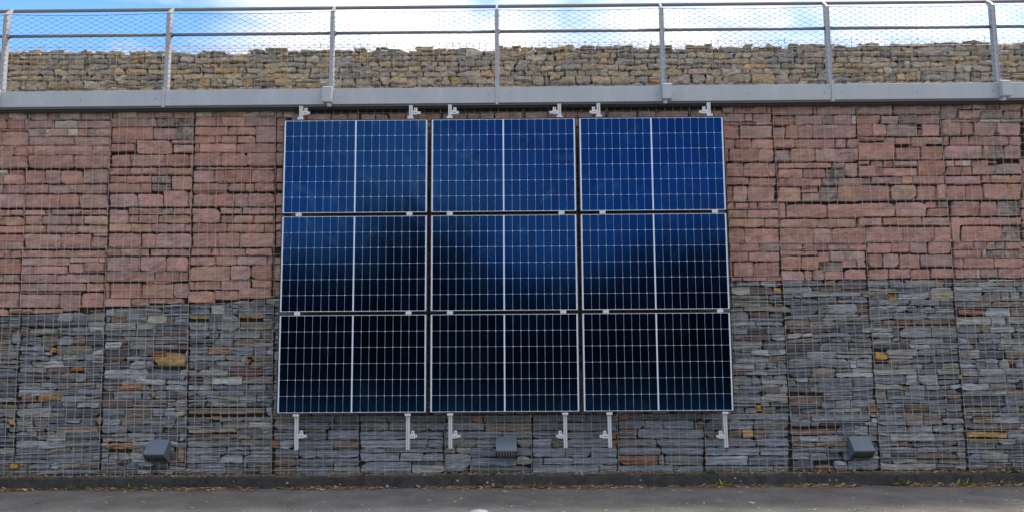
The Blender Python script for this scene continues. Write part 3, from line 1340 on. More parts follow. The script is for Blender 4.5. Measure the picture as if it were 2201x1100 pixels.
for line in SLT.strip().splitlines():
    L0, y0, y1, br, kinds = line.split()
    ox, oy, scl = (537, 817, 2.5593) if L0 == "S" else (1250, 860, 4.584)
    y0, y1 = float(y0), float(y1)
    xs = [float(v) for v in br.split(",")]
    for k, (a, b) in zip(kinds, zip(xs, xs[1:])):
        sid += 1
        rg = R(sid)
        g = 0.35 * scl
        d1, d2 = rg.uniform(-1, 1) * scl, rg.uniform(-1, 1) * scl
        q = []
        for px, py in [(a + g, y1), (b - g, y1 + d1 * .5), (b - g + d2, y0), (a + g + rg.uniform(-1, 1) * scl, y0 + d1 * .5)]:
            w = at(ox + px / scl, oy + py / scl, 0.0)
            q.append((w.x, w.z))
        mb, c, ar = stone(q, sid, "slate", front=rg.uniform(0.004, 0.030), tint=(*jitter(SK[k], rg, 0.12, 0.02), 0.1))
        stones.append((mb, c, ar, "slate"))
for b in acc_boxes:
    slate_stone(b[0], b[1], b[2], b[3], R(int(b[0] * 1000)), c=b[4])


# ------------------------------------------------------------------ the lower gabion wall
wall = thing("gabion_wall", (0, 0, 0), "tall wire-caged wall with red sandstone above grey slate behind the solar panels", "gabion wall")


def in_view(c, Y=0.0):
    x, y = pix((c[0], Y, c[1]))
    if not (0 <= x <= W and 0 <= y <= H):
        return False
    if Y == 0.0 and abs(c[0]) < 2.55 and 0.85 < c[1] < 4.25:
        return False
    return True


def place(stones, root, names, Y=0.0):
    for fam, single, rest in names:
        S = [s for s in stones if s[3] == fam]
        vis = sorted([s for s in S if in_view(s[1], Y)], key=lambda s: -s[2])
        ones = set(id(s) for s in vis[:300])
        R_ = MB()
        for s in S:
            if id(s) in ones:
                part(single, s[0], fam_mat[fam], root, (s[1][0], Y, s[1][1]))
            else:
                R_.join(s[0])
        if R_.v:
            o = part(rest, R_, fam_mat[fam], root, tuple(root.location))
            o["kind"] = "stuff"


fam_mat = {"sandstone": "sandstone", "slate": "slate", "rubble": "rubble"}
place(stones, wall, [("sandstone", "sandstone_block", "smaller_sandstones"), ("slate", "slate_stone", "smaller_slates")])

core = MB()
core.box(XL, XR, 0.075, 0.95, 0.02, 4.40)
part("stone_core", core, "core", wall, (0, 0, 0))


def wire_panel(w, h, sd, lean, top_free=False, r=0.0024, pitch=0.1, ticks=True, loops=True):
    """one welded mesh panel: 0..w, 0..h in its own coordinates, x leaning with height"""
    rg = R(sd)
    mb = MB()
    nx = int(round(w / pitch))
    xs = [i * pitch for i in range(nx)]
    for x in xs:
        pts = []
        dx = rg.uniform(-0.004, 0.004)
        for k in range(5):
            z = -0.004 + (h + 0.02) * k / 4
            pts.append((x + dx + lean * z + rg.uniform(-1, 1) * 0.0018, -0.008 + rg.uniform(-1, 1) * 0.0025, z))
        mb.tube(pts, r, 4, cap=False)
        if ticks:
            mb.tube([(x + dx, -0.013, -0.014), (x + dx + 0.002, -0.016, 0.0), (x + dx, -0.011, 0.016)], r * 1.25, 4, cap=False)
    nz_ = int(h / pitch)
    zs = [0.0] + [h - pitch * (nz_ - i) for i in range(nz_)]
    zs = [z for i, z in enumerate(zs) if i == 0 or z > 0.05]
    for z in zs:
        pts = []
        dz = rg.uniform(-0.002, 0.002)
        for k in range(6):
            x = w * k / 5
            pts.append((x + lean * z, 0.0005 + rg.uniform(-1, 1) * 0.002, z + dz + rg.uniform(-1, 1) * 0.0022))
        mb.tube(pts, r, 4, cap=False)
    # doubled edge wire and the wire hook that laces the panels together
    mb.tube([(0, 0.004, -0.012), (w * 0.5, 0.004, -0.010), (w, 0.004, -0.012)], r, 4, cap=False)
    if loops:
        cx, cz, rr = -0.004 + lean * h, h + 0.004, 0.013
        pts = [(cx + rr * math.sin(a) * 0.8, -0.018, cz + rr * math.cos(a)) for a in [i * 0.75 for i in range(9)]]
        pts += [(cx - 0.004, -0.014, cz - 0.045), (cx + 0.002, -0.006, cz - 0.07)]
        mb.tube(pts, r * 0.9, 4, cap=False)
    return mb


cache = {}
for n in range(-9, 9):
    for k, (s0, s1) in enumerate(zip(SEAMS, SEAMS[1:])):
        key = (k, n % 3)
        if key not in cache:
            hh = s1 - s0 + (0.0 if k < 5 else 0.0)
            cache[key] = wire_panel(1.0, hh, 50 + k * 7 + n % 3, SH, loops=True).mesh("wire_panel", "wire")
        o = obj("wire_panel", cache[key], wall)
        o.location = (grid_x(n, s0), 0.0, s0)

# ------------------------------------------------------------------ upper gabion wall
UY = 2.4
wall2 = thing("gabion_wall", (0, UY, 4.4), "low wire-caged wall of yellow fieldstone behind the walkway railing", "gabion wall")
YEL = [((0.52, 0.405, 0.275), 32), ((0.43, 0.345, 0.245), 26), ((0.56, 0.410, 0.235), 15), ((0.38, 0.340, 0.285), 13),
       ((0.56, 0.365, 0.170), 6), ((0.28, 0.250, 0.212), 6), ((0.56, 0.49, 0.37), 8)]
up = []
rg = R(99)
UX0, UX1 = -10.5, 10.5
UTOP = 6.14
z = 5.22
level = [z]
rows = []
while z < UTOP - 0.02:
    h = rg.choice((0.07, 0.085, 0.10, 0.115, 0.13))
    rows.append((z, h))
    z += h


def wob(x, k):
    return 0.045 * noise.noise(Vector((x * 2.3, k * 1.7, 3.1)))


for k, (z, h) in enumerate(rows):
    x = UX0
    while x < UX1:
        w = rg.choice((0.09, 0.12, 0.15, 0.19, 0.22, 0.28, 0.33)) * rg.uniform(0.85, 1.15)
        b0, b1 = z + wob(x, k), z + wob(x + w, k)
        t0, t1 = z + h + wob(x, k + 1), z + h + wob(x + w, k + 1)
        last = k == len(rows) - 1
        if last:
            t0 = UTOP + rg.uniform(-0.045, 0.015)
            t1 = t0 + rg.uniform(-0.02, 0.02)
        parts_ = [(x, x + w, b0, b1, t0, t1)]
        if h > 0.09 and rg.random() < 0.38:
            s = rg.uniform(0.35, 0.65)
            m0, m1 = b0 + (t0 - b0) * s, b1 + (t1 - b1) * (s + rg.uniform(-.12, .12))
            parts_ = [(x, x + w, b0, b1, m0, m1), (x, x + w, m0, m1, t0, t1)]
        for (a, b, p0, p1, q0, q1) in parts_:
            sid += 1
            g = 0.003
            sk = rg.uniform(-0.02, 0.02)
            q = [(a + g + sk, p0 + g), (b - g + rg.uniform(-.012, .012), p1 + g), (b - g + rg.uniform(-.012, .012), q1 - g), (a + g - sk, q0 - g)]
            if min(q0 - p0, q1 - p1) < 0.018:
                continue
            c = wchoice(rg, YEL)
            grey = max(0, min(1, (z - 5.72) / 0.3))
            tint = tuple(v * (1 - 0.3 * grey) + gv * 0.3 * grey for v, gv in zip(jitter(c, rg, 0.16, 0.02), (0.25, 0.235, 0.20)))
            mb, ce, ar = stone(q, sid, "rubble", front=rg.uniform(0.0, 0.05), depth=0.12, tint=(*tint, 0.1 + 0.4 * grey * rg.random()))
            if last or rg.random() < 0.0:
                # the top course is seen against the sky: give it real depth
                pass
            mb.v = [(vx, vy + UY, vz) for vx, vy, vz in mb.v]
            up.append((mb, ce, ar, "rubble"))
        x += w
place(up, wall2, [("rubble", "rubble_stone", "smaller_rubble_stones")], UY)
# loose stones lying on the crest, behind the front course
crest = MB()
for i in range(150):
    x = rg.uniform(UX0, UX1)
    s = rg.uniform(0.05, 0.12)
    y0 = UY + rg.uniform(0.14, 0.8)
    ztop = UTOP + rg.uniform(-0.06, 0.02)
    vs, fs = [], []
    for a in range(3):
        for b in range(7):
            an = b / 7 * 6.283
            rr = (0.6, 1.0, 0.55)[a] * s * rg.uniform(0.75, 1.15)
            vs.append((x + rr * math.cos(an) * 1.3, y0 + rr * math.sin(an), ztop - s * 0.7 + (0, 0.4, 0.75)[a] * s * rg.uniform(0.8, 1.2)))
    for a in range(2):
        for b in range(7):
            fs.append((a * 7 + b, a * 7 + (b + 1) % 7, a * 7 + 7 + (b + 1) % 7, a * 7 + 7 + b))
    fs.append(tuple(range(14, 21)))
    crest.add(vs, fs, (*jitter((0.17, 0.15, 0.12), rg), 0.4))
o = part("crest_stones", crest, "rubble", wall2, (0, UY, 6.0))
o["kind"] = "stuff"
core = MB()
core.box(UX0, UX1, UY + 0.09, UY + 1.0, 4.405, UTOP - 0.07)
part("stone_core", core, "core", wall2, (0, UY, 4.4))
cache = {}
for n in range(-11, 10):
    for k, (s0, s1) in enumerate(((4.72, 5.22), (5.22, 6.17))):
        key = (k, n % 3)
        if key not in cache:
            cache[key] = wire_panel(1.0, s1 - s0, 150 + k * 7 + n % 3, SH, r=0.0028, ticks=(k == 0), loops=True).mesh("wire_panel", "wire")
        o = obj("wire_panel", cache[key], wall2)
        o.location = (grid_x(n, s0) - 0.02, UY - 0.018, s0 - 4.4)
        o.location.y = -0.018
lid = MB()
for n in range(-106, 106):
    lid.tube([(n * 0.1, UY - 0.01, UTOP + 0.035), (n * 0.1, UY + 0.95, UTOP + 0.035)], 0.0026, 4, cap=False)
for k in range(9):
    lid.tube([(UX0, UY + k * 0.11, UTOP + 0.036 + rg.uniform(-.004, .004)), (0, UY + k * 0.11, UTOP + 0.03), (UX1, UY + k * 0.11, UTOP + 0.036)], 0.0026, 4, cap=False)
# bent wire ends and dry stalks standing up from the lid
for i in range(60):
    x = rg.uniform(UX0, UX1)
    hh = rg.uniform(0.02, 0.07)
    lid.tube([(x, UY, UTOP + 0.02), (x + rg.uniform(-.02, .02), UY, UTOP + 0.03 + hh * 0.6), (x + rg.uniform(-.05, .05), UY, UTOP + 0.03 + hh)], 0.0026, 4, cap=False)
part("wire_lid", lid, "wire", wall2, (0, UY, UTOP))

# ------------------------------------------------------------------ ground, kerb, terrace
g = MB()
KY = -0.155
g.add([(-220, -260, 0), (220, -260, 0), (220, KY + 0.01, 0), (-220, KY + 0.01, 0)], [(0, 1, 2, 3)])
o = obj("asphalt_road", g, mat="asphalt")
o["kind"] = "structure"
g = MB()
g.add([(-120, -130, 0.02), (120, -130, 0.02), (120, -15, 0.02), (-120, -15, 0.02)], [(0, 1, 2, 3)])
o = obj("added_dark_ground", g, mat="dark_ground")  # unseen dark sheet, added to darken reflections in the bottom panels
o["kind"] = "structure"
g = MB()
g.add([(-220, 0.95, 4.402), (220, 0.95, 4.402), (220, 260, 4.402), (-220, 260, 4.402)], [(0, 1, 2, 3)])
g.add([(-220, 0.95, -0.3), (220, 0.95, -0.3), (220, 0.95, 4.402), (-220, 0.95, 4.402)], [(0, 1, 2, 3)])
o = obj("terrace_ground", g, mat="deck")
o["kind"] = "structure"
g = MB()
g.box(XL, XR, 0.12, 0.948, 4.402, 4.47)
o = obj("walkway", g, mat="deck")
o["kind"] = "structure"

kerb = bpy.data.objects.new("kerb", None)
col.objects.link(kerb)
kerb["kind"] = "structure"
rg = R(5)
x = -8.6
while x < 8.8:
    w = 1.0
    mb = MB()
    mb.bbox(x + 0.001, x + w - 0.001, KY, -0.012, -0.05, 0.118 + rg.uniform(-0.001, 0.001), 0.006)
    o = obj("kerb_stone", mb, kerb, mat="kerb")
    me = o.data
    cx = x + w / 2
    me.transform(Matrix.Translation((-cx, 0, 0)))
    o.location = (cx, 0, 0)
    x += w
# lumpy strip of soil and moss between kerb and wall foot
mb = MB()
nx, ny = 520, 4
vs, fs = [], []
for i in range(nx):
    xx = -8.5 + 17.2 * i / (nx - 1)
    for j in range(ny):
        yy = -0.125 + 0.165 * j / (ny - 1)
        hgt = 0.112 + 0.022 * j / (ny - 1) + 0.016 * noise.noise(Vector((xx * 6, yy * 9, 0))) + 0.010 * noise.noise(Vector((xx * 31, yy * 30, 4)))
        if j == 0:
            yy += 0.022 * noise.noise(Vector((xx * 9, 0, 8)))
            hgt = 0.112
        vs.append((xx, yy, hgt))
for i in range(nx - 1):
    for j in range(ny - 1):
        a = i * ny + j
        fs.append((a, a + ny, a + ny + 1, a + 1))
mb.add(vs, fs)
o = obj("soil_strip", mb, mat="soil", smooth=True)
o["kind"] = "structure"

# ------------------------------------------------------------------ railing
ZF0, ZF1 = 4.470, 4.661
FX = -0.0739
FY = -0.135
ZH = at(1066, 14.5, 0.06).z

rail = thing("walkway_railing", (0, 0, 4.47), "grey steel walkway railing with cable net and fascia plates above the panels", "railing")


def rp(name, mb, mat, origin, smooth=False):
    return part(name, mb, mat, rail, origin, smooth)


PX = [2 * i + FX for i in range(-4, 5)]
for a, b in zip(PX, PX[1:]):
    mb = MB()
    mb.bbox(a + 0.012, b - 0.012, FY, FY + 0.006, ZF0, ZF1, 0.002)
    mb.box(a + 0.012, b - 0.012, FY + 0.006, FY + 0.06, ZF0, ZF0 + 0.005)
    mb.box(a + 0.012, b - 0.012, FY + 0.006, FY + 0.06, ZF1 - 0.005, ZF1 - 0.0005)
    fp = rp("fascia_plate", mb, "grey_paint", ((a + b) / 2, FY, ZF0))
    for t in (0.10, 1.0, 1.90):
        bt = MB()
        bt.tube([(t + a - (a + b) / 2, -0.005, 0.085), (t + a - (a + b) / 2, -0.0002, 0.085)], 0.007, 6)
        obj("bolt", bt, fp, mat="rail")
# near-black carrier channel, its colour painting the shadow gap under the fascia
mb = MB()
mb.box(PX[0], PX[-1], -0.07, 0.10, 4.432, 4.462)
rp("shadow_gap_beam", mb, "shade_and_plug", (0, 0, 4.40))
mb = MB()
mb.tube([(PX[0], FY + 0.03, ZF0 - 0.014), (PX[-1], FY + 0.03, ZF0 - 0.014)], 0.007, 6)
rp("edge_bead", mb, "rail", (0, FY, ZF0))
PYF = -0.095
for i, x in zip(range(-4, 5), PX):
    box = i % 2 != 0
    mb = MB()
    zt = 5.655
    # H-shaped post: two flanges and a web
    mb.bbox(x - 0.024, x - 0.017, PYF, PYF + 0.075, ZF1 - 0.02, zt, 0.0015)
    mb.bbox(x + 0.017, x + 0.024, PYF, PYF + 0.075, ZF1 - 0.02, zt, 0.0015)
    mb.box(x - 0.0168, x + 0.0168, PYF + 0.008, PYF + 0.014, ZF1 - 0.02, zt)
    # sloping arm that carries the handrail
    vs = []
    for xx in (x - 0.013, x + 0.013):
        vs += [(xx, PYF - 0.002, zt - 0.012), (xx, PYF + 0.02, zt + 0.022), (xx, 0.045, ZH + 0.018), (xx, 0.045, ZH - 0.024), (xx, PYF + 0.075, zt - 0.02)]
    fs = [(0, 1, 2, 3, 4), (9, 8, 7, 6, 5)] + [(k, k + 5, (k + 1) % 5 + 5, (k + 1) % 5) for k in range(5)]
    mb.add(vs, fs)
    pst = rp("post", mb, "galv", (x, PYF, ZF0))
    bl = MB()
    for k in range(11):
        zz = ZF1 + 0.05 + k * 0.085
        bl.tube([(x, PYF + 0.002, zz), (x, PYF + 0.009, zz)], 0.0045, 6)
        for s in (-1, 1):
            if k in (0, 7, 9, 10):
                bl.tube([(x + s * 0.024, PYF + 0.012, zz), (x + s * 0.034, PYF + 0.012, zz)], 0.0045, 6)
    o = obj("bolts", bl, pst, mat="rail")
    o["kind"] = "stuff"
    o.data.transform(Matrix.Translation(-Vector((x, PYF, ZF0))))
    if box:
        bx = MB()
        s = -0.02 if i < 0 else 0.02
        x0, x1 = x - 0.056 + s, x + 0.056 + s
        y0, y1 = FY - 0.085, FY - 0.001
        z0, z1 = ZF0 + 0.012, ZF1 + 0.03
        vs = [(x0, y0, z0), (x1, y0, z0), (x1, y1, z0), (x0, y1, z0), (x0, y0, z1 - 0.035), (x1, y0, z1 - 0.035), (x1, y1, z1), (x0, y1, z1)]
        bx.add(vs, [(0, 1, 2, 3), (4, 5, 1, 0)[::-1], (5, 6, 2, 1)[::-1], (6, 7, 3, 2)[::-1], (7, 4, 0, 3)[::-1], (4, 5, 6, 7)])
        bx.box(x0 + 0.004, x1 - 0.004, y0 + 0.006, y1, z0 - 0.007, z0 - 0.001)
        bx.box(x - 0.022, x + 0.022, FY - 0.05, FY - 0.01, z0 - 0.05, z0 - 0.008)
        rp("bracket_box", bx, "grey_paint", (x, FY, ZF0))
    else:
        bx = MB()
        bx.bbox(x - 0.0155, x + 0.0155, FY - 0.012, FY - 0.001, ZF0 - 0.022, ZF1 + 0.035, 0.002)
        rp("cover_strip", bx, "grey_paint", (x, FY, ZF0))
mb = MB()
mb.tube([(PX[0] - 0.4 + k * (PX[-1] - PX[0] + 0.8) / 12, 0.06, ZH) for k in range(13)], 0.0225, 14)
rp("handrail", mb, "rail", (0, 0.06, ZH), True)
for a, b in zip(PX, PX[1:]):
    mb = MB()
    mb.tube([(a + 0.026, PYF + 0.05, 5.386), (b - 0.026, PYF + 0.05, 5.386)], 0.0195, 12)
    mb.bbox(a + 0.0245, a + 0.04, PYF + 0.02, PYF + 0.075, 5.363, 5.409, 0.002)
    rp("mid_rail", mb, "rail", ((a + b) / 2, PYF, 5.386), True)


def net(width, z0, z1, sag):
    mb = MB()
    dw, dh = width / 16, 0.0315
    n = 16
    rows_ = int((z1 - z0) / dh)
    r = 0.0017

    def lev(x, z):
        t = (z - z0) / (z1 - z0)
        return z - sag * 4 * (x / width) * (1 - x / width) * t * t
    nodes = {}
    for j in range(rows_ + 1):
        for i in range(n + 1):
            if j % 2 == 0:
                nodes[(j, 2 * i)] = (i * dw, z0 + j * dh)
            elif i < n:
                nodes[(j, 2 * i + 1)] = ((i + 0.5) * dw, z0 + j * dh)
    for (j, i), (x, z) in nodes.items():
        for di in (-1, 1):
            q = nodes.get((j + 1, i + di))
            if q:
                # each strand bows a little towards its ferrules
                mx_, mz = (x + q[0]) / 2, (z + q[1]) / 2
                mb.tube([(x + di * 0.003, 0, lev(x, z) + 0.0015), (mx_, 0, lev(mx_, mz)), (q[0] - di * 0.003, 0, lev(*q) - 0.0015)], r, 3, cap=False)
        mb.tube([(x, 0, lev(x, z) - 0.005), (x, 0, lev(x, z) + 0.005)], 0.0034, 5)
    top = z0 + rows_ * dh + 0.006
    for zz in (top, z0 - 0.004):
        mb.tube([(k * width / 10, 0, lev(k * width / 10, zz)) for k in range(11)], 0.0032, 6)
    return mb


nm = net(1.94, 4.69, 5.648, 0.018).mesh("cable_net", "wire2")
for a in PX[:-1]:
    o = obj("cable_net", nm, rail)
    o.location = (a + 0.03, PYF - 0.004, -4.47)

# ------------------------------------------------------------------ solar panels
CPW, CPH = 0.0918, 0.1836


def cell_mesh():
    w, h = CPW - 0.0025, CPH - 0.0023
    c = 0.0065
    # half-cut wafer with clipped outer corners
    o = [(-w / 2 + c, -h / 2), (w / 2 - c, -h / 2), (w / 2, -h / 2 + c), (w / 2, h / 2 - c), (w / 2 - c, h / 2), (-w / 2 + c, h / 2), (-w / 2, h / 2 - c), (-w / 2, -h / 2 + c)]
    mb = MB()
    vs = [(x, 0, z) for x, z in o] + [(x, 0.001, z) for x, z in o]
    fs = [tuple(range(8))] + [(k, k + 8, (k + 1) % 8 + 8, (k + 1) % 8) for k in range(8)]
    mb.add(vs, fs)
    return mb.mesh("cell", "cell")


CELL = cell_mesh()


def frame_meshes():
    f = MB()
    t, d = 0.011, 0.032
    f.bbox(0, PW, 0, d, 0, t, 0.0012)
    f.bbox(0, PW, 0, d, PH - t, PH, 0.0012)
    f.bbox(0, t, 0, d, t + 0.0002, PH - t - 0.0002, 0.0012)
    f.bbox(PW - t, PW, 0, d, t + 0.0002, PH - t - 0.0002, 0.0012)
    s = MB()
    s.box(t + 0.0003, PW - t - 0.0003, 0.004, 0.009, t + 0.0003, PH - t - 0.0003)
    return f.mesh("panel_frame", "frame"), s.mesh("backsheet", "backsheet")


FR, BS = frame_meshes()
ROWN = ["bottom", "middle", "top"]
LBL = {(2, 0): "bright blue solar panel at the upper left corner of the array", (2, 1): "blue solar panel in the middle of the top row, under the fascia",
       (2, 2): "blue solar panel with pale scratches at the upper right corner of the array", (1, 0): "half blue, half dark solar panel in the middle row against the left edge",
       (1, 1): "solar panel in the centre of the nine, reflecting a wedge of blue sky", (1, 2): "solar panel in the middle row against the right edge, dark below",
       (0, 0): "nearly black solar panel at the lower left corner of the array", (0, 1): "nearly black solar panel in the bottom row, above the central wall lamp",
       (0, 2): "nearly black solar panel at the lower right corner of the array"}
TILT = {(2, 0): (0.25, 0.2), (2, 1): (-0.3, -0.1), (2, 2): (0.1, 0.3), (1, 0): (-0.1, -0.25), (1, 1): (-0.55, 0.1), (1, 2): (-0.2, -0.3), (0, 0): (0.1, 0.1), (0, 1): (-0.1, 0), (0, 2): (0.1, -0.1)}
for r in range(3):
    for c in range(3):
        x0 = -AW / 2 + c * (PW + 0.03)
        z0 = PZ0 + r * (PH + 0.02)
        p = thing("solar_panel", (x0 + PW / 2, PY, z0 + PH / 2), LBL[(r, c)], "solar panel", "solar panels of the three by three array")
        a, b = TILT[(r, c)]
        p.rotation_euler = (math.radians(a * 0.5), 0, math.radians(b * 0.5))
        for nm_, me in (("panel_frame", FR), ("backsheet", BS)):
            o = obj(nm_, me, p)
            o.location = (-PW / 2, 0, -PH / 2)
        for hf in (-1, 1):
            for i in range(9):
                for j in range(6):
                    o = obj("cell", CELL, p)
                    xx = hf * (0.0075 + (i + 0.5) * CPW)
                    zz = (j - 2.5) * CPH
                    o.location = (xx, 0.0029, zz)

# ------------------------------------------------------------------ mounting rails with clamps and brackets
RT_ = [(647, 883, 967, 1202, 1286, 1523), (636, 876, 968, 1216, 1312, 1562)]
RB = [966, 966, 963, 962, 961, 961]
names_r = ["left edge of the left panels", "right edge of the left panels", "left edge of the middle panels", "right edge of the middle panels",
           "left edge of the right panels", "right edge of the right panels"]
RY = PY + 0.034
for k in range(6):
    t = at(RT_[0][k], 228 - k * 1.6, RY)
    b = at(RT_[1][k], RB[k], RY)
    side = 1 if k < 3 else -1
    rl = thing("mounting_rail", b, "upright aluminium rail holding the panels, near the " + names_r[k], "mounting rail", "aluminium rails behind the solar panels")
    L_ = t - b
    ln = L_.length
    ang = math.atan2(L_.x, L_.z)
    rl.rotation_euler = (0, ang, 0)
    mb = MB()
    w = 0.0205
    # C-profile: back, two sides and two lips with a groove between
    mb.bbox(-w, w, 0.036, 0.040, 0, ln, 0.001)
    mb.bbox(-w, -w + 0.004, 0.0, 0.0355, 0, ln, 0.001)
    mb.bbox(w - 0.004, w, 0.0, 0.0355, 0, ln, 0.001)
    mb.bbox(-w + 0.0042, -0.004, 0.0, 0.004, 0, ln, 0.001)
    mb.bbox(0.004, w - 0.0042, 0.0, 0.004, 0, ln, 0.001)
    mb.box(-0.004, 0.004, 0.012, 0.016, 0.001, ln - 0.001)
    obj("profile", mb, rl, mat="alu")

    def clamp(z, mid):
        c = MB()
        hw = 0.034
        if mid:
            c.bbox(-hw, hw, -0.0375, -0.0345, z - 0.019, z + 0.019, 0.001)
            c.box(-hw, hw, -0.0343, -0.002, z - 0.008, z + 0.008)
            c.tube([(0, -0.041, z), (0, -0.0376, z)], 0.006, 8)
        else:
            c.bbox(-hw, hw, -0.030, -0.001, z - 0.015, z + 0.015, 0.0015)
            c.bbox(-hw * 0.92, hw * 0.92, -0.0365, -0.0302, z - 0.012, z + 0.012, 0.001)
            c.tube([(0, -0.041, z), (0, -0.0366, z)], 0.006, 8)
        return c
    for r in range(4):
        zz = (PZ0 + r * (PH + 0.02) - 0.01 - b.z) / math.cos(ang)
        if r == 0:
            obj("end_clamp", clamp(zz - 0.006, False), rl, mat="alu")
        elif r == 3:
            obj("end_clamp", clamp(zz + 0.005, False), rl, mat="alu")
        else:
            obj("mid_clamp", clamp(zz, True), rl, mat="alu")
    for zz, py in ((None, 243), (None, 936)):
        zw = at(RT_[0][k] if py < 500 else RT_[1][k], py - (k * 0.7 if py < 500 else 0), RY).z
        zz = (zw - b.z) / math.cos(ang)
        br = MB()
        sx = [w + 0.001, w + (0.085 if (k + (py > 500)) % 2 else 0.075)]
        m_ = [sx[0] + 0.022, sx[0] + 0.062]

        def bx(x0, x1, y0, y1, z0, z1):
            if side < 0:
                x0, x1 = -x1, -x0
            br.bbox(x0, x1, y0, y1, z0, z1, 0.0015)
        bx(sx[0], m_[1], -0.002, 0.004, zz - 0.026, zz + 0.020)      # face plate of the bracket
        bx(m_[0] - 0.004, m_[1] - 0.006, 0.0045, 0.010, zz - 0.02, zz + 0.060)    # upright slotted tab
        bx(m_[1] - 0.004, sx[1] + 0.012, 0.006, 0.011, zz - 0.018, zz + 0.014)    # rear strap
        bx(sx[0], sx[0] + 0.012, 0.0045, 0.055, zz - 0.02, zz + 0.016)   # leg to the wire cage
        bo = obj("bracket", br, rl, mat="alu")
        sl = MB()
        s_ = side

        def sb(x0, x1, y0, y1, z0, z1):
            if side < 0:
                x0, x1 = -x1, -x0
            sl.box(x0, x1, y0, y1, z0, z1)
        sb(m_[0] + 0.010, m_[0] + 0.017, 0.0025, 0.0042, zz + 0.028, zz + 0.048)
        sb(sx[0] + 0.012, m_[1] - 0.010, -0.0035, -0.0021, zz - 0.006, zz - 0.001)
        obj("slot_shade", sl, bo, mat="shade_and_plug")  # dark boxes painting the shade inside the bracket openings
# cable with plug hanging in each gap between the panel columns
for cx, lab in ((-AW / 2 + PW + 0.015, "left gap"), (AW / 2 - PW - 0.015, "right gap")):
    mb = MB()
    rg = R(int(cx * 100) + 500)
    pts = [(cx + 0.004 * math.sin(i * 1.1) + rg.uniform(-.002, .002), PY + 0.05, PZ0 + 0.5 + i * 0.16) for i in range(19)]
    mb.tube(pts, 0.0035, 6)
    o = thing("panel_cable", (cx, PY + 0.05, PZ0 + 0.5), "thin black cable with plug in the %s between panel columns" % lab, "cable", "cables between the panel columns")
    part("lead", mb, "frame", o, (cx, PY + 0.05, PZ0 + 0.5), True)
    mb = MB()
    mb.bbox(cx - 0.008, cx + 0.008, PY + 0.03, PY + 0.046, PZ0 + 0.56, PZ0 + 0.60, 0.002)
    mb.bbox(cx - 0.006, cx + 0.006, PY + 0.03, PY + 0.046, PZ0 + 0.601, PZ0 + 0.625, 0.002)
    part("plug", mb, "shade_and_plug", o, (cx, PY + 0.03, PZ0 + 0.56))

# ------------------------------------------------------------------ wall lamps
for (x0, x1, lab) in ((321, 365, "wedge-shaped grey-blue wall lamp low on the slate left of the panels"),
                      (1066.5, 1110.5, "wedge-shaped grey-blue wall lamp low on the slate under the middle panels"),
                      (1824, 1868, "wedge-shaped grey-blue wall lamp low on the slate right of the panels")):
    yt = 944 if x0 < 500 else 936.5
    pt = at((x0 + x1) / 2, yt, -0.03)
    cx, ztop = pt.x, pt.z
    wd = 0.118
    lm = thing("wall_lamp", (cx, 0, ztop), lab, "wall lamp", "wall lamps along the foot of the gabion wall")
    # profile in y,z: back top, back bottom, front lip
    yb, zl, yl = -0.03, -0.150, -0.185
    zbm = -0.245
    mb = MB()
    t = 0.004
    # sloping cover
    vs = [(-wd, yb, 0), (wd, yb, 0), (wd, yl, zl), (-wd, yl, zl), (-wd, yb, -t), (wd, yb, -t), (wd, yl + t, zl - t), (-wd, yl + t, zl - t)]
    mb.add(vs, [(3, 2, 1, 0), (4, 5, 6, 7), (0, 1, 5, 4), (2, 3, 7, 6), (1, 2, 6, 5), (3, 0, 4, 7)])
    # cheeks
    for s in (-1, 1):
        a, b_ = s * wd, s * (wd - 0.005)
        pr = [(yb, -0.001), (yl, zl), (yl + 0.004, zl - 0.012), (yb, zbm)]
        vs = [(a, y, z - 0.0045) for y, z in pr] + [(b_, y, z - 0.0045) for y, z in pr]
        fs = [(0, 1, 2, 3), (7, 6, 5, 4)] + [(k, k + 4, (k + 1) % 4 + 4, (k + 1) % 4) for k in range(4)]
        mb.add(vs, fs)
    mb.box(-wd, wd, -0.029, 0.0, zbm - 0.004, -0.003)
    mb.box(-wd + 0.006, wd - 0.006, -0.048, -0.030, zbm - 0.004, zbm + 0.010)
    obj("housing", mb, lm, mat="lamp")
    ln_ = MB()
    vs = [(-wd + 0.006, yl + 0.014, zl - 0.006), (wd - 0.006, yl + 0.014, zl - 0.006), (wd - 0.006, yb - 0.012, zbm + 0.012), (-wd + 0.006, yb - 0.012, zbm + 0.012)]
    ln_.add(vs, [(0, 1, 2, 3)])
    obj("lens", ln_, lm, mat="lens")
    for i in range(8):
        x = -wd + 0.010 + i * (2 * wd - 0.020) / 7
        lv = MB()
        hw = 0.0055 if 0 < i < 7 else 0.007
        pr = [(yl + 0.003, zl - 0.008), (yl + 0.013, zl - 0.008), (yb - 0.014, zbm + 0.008), (yb - 0.03, zbm + 0.002)]
        vs = [(x - hw, y, z) for y, z in pr] + [(x + hw, y, z) for y, z in pr]
        lv.add(vs, [(3, 2, 1, 0), (4, 5, 6, 7)] + [(k, (k + 1) % 4, (k + 1) % 4 + 4, k + 4) for k in range(4)])
        obj("louvre", lv, lm, mat="lamp_dark")

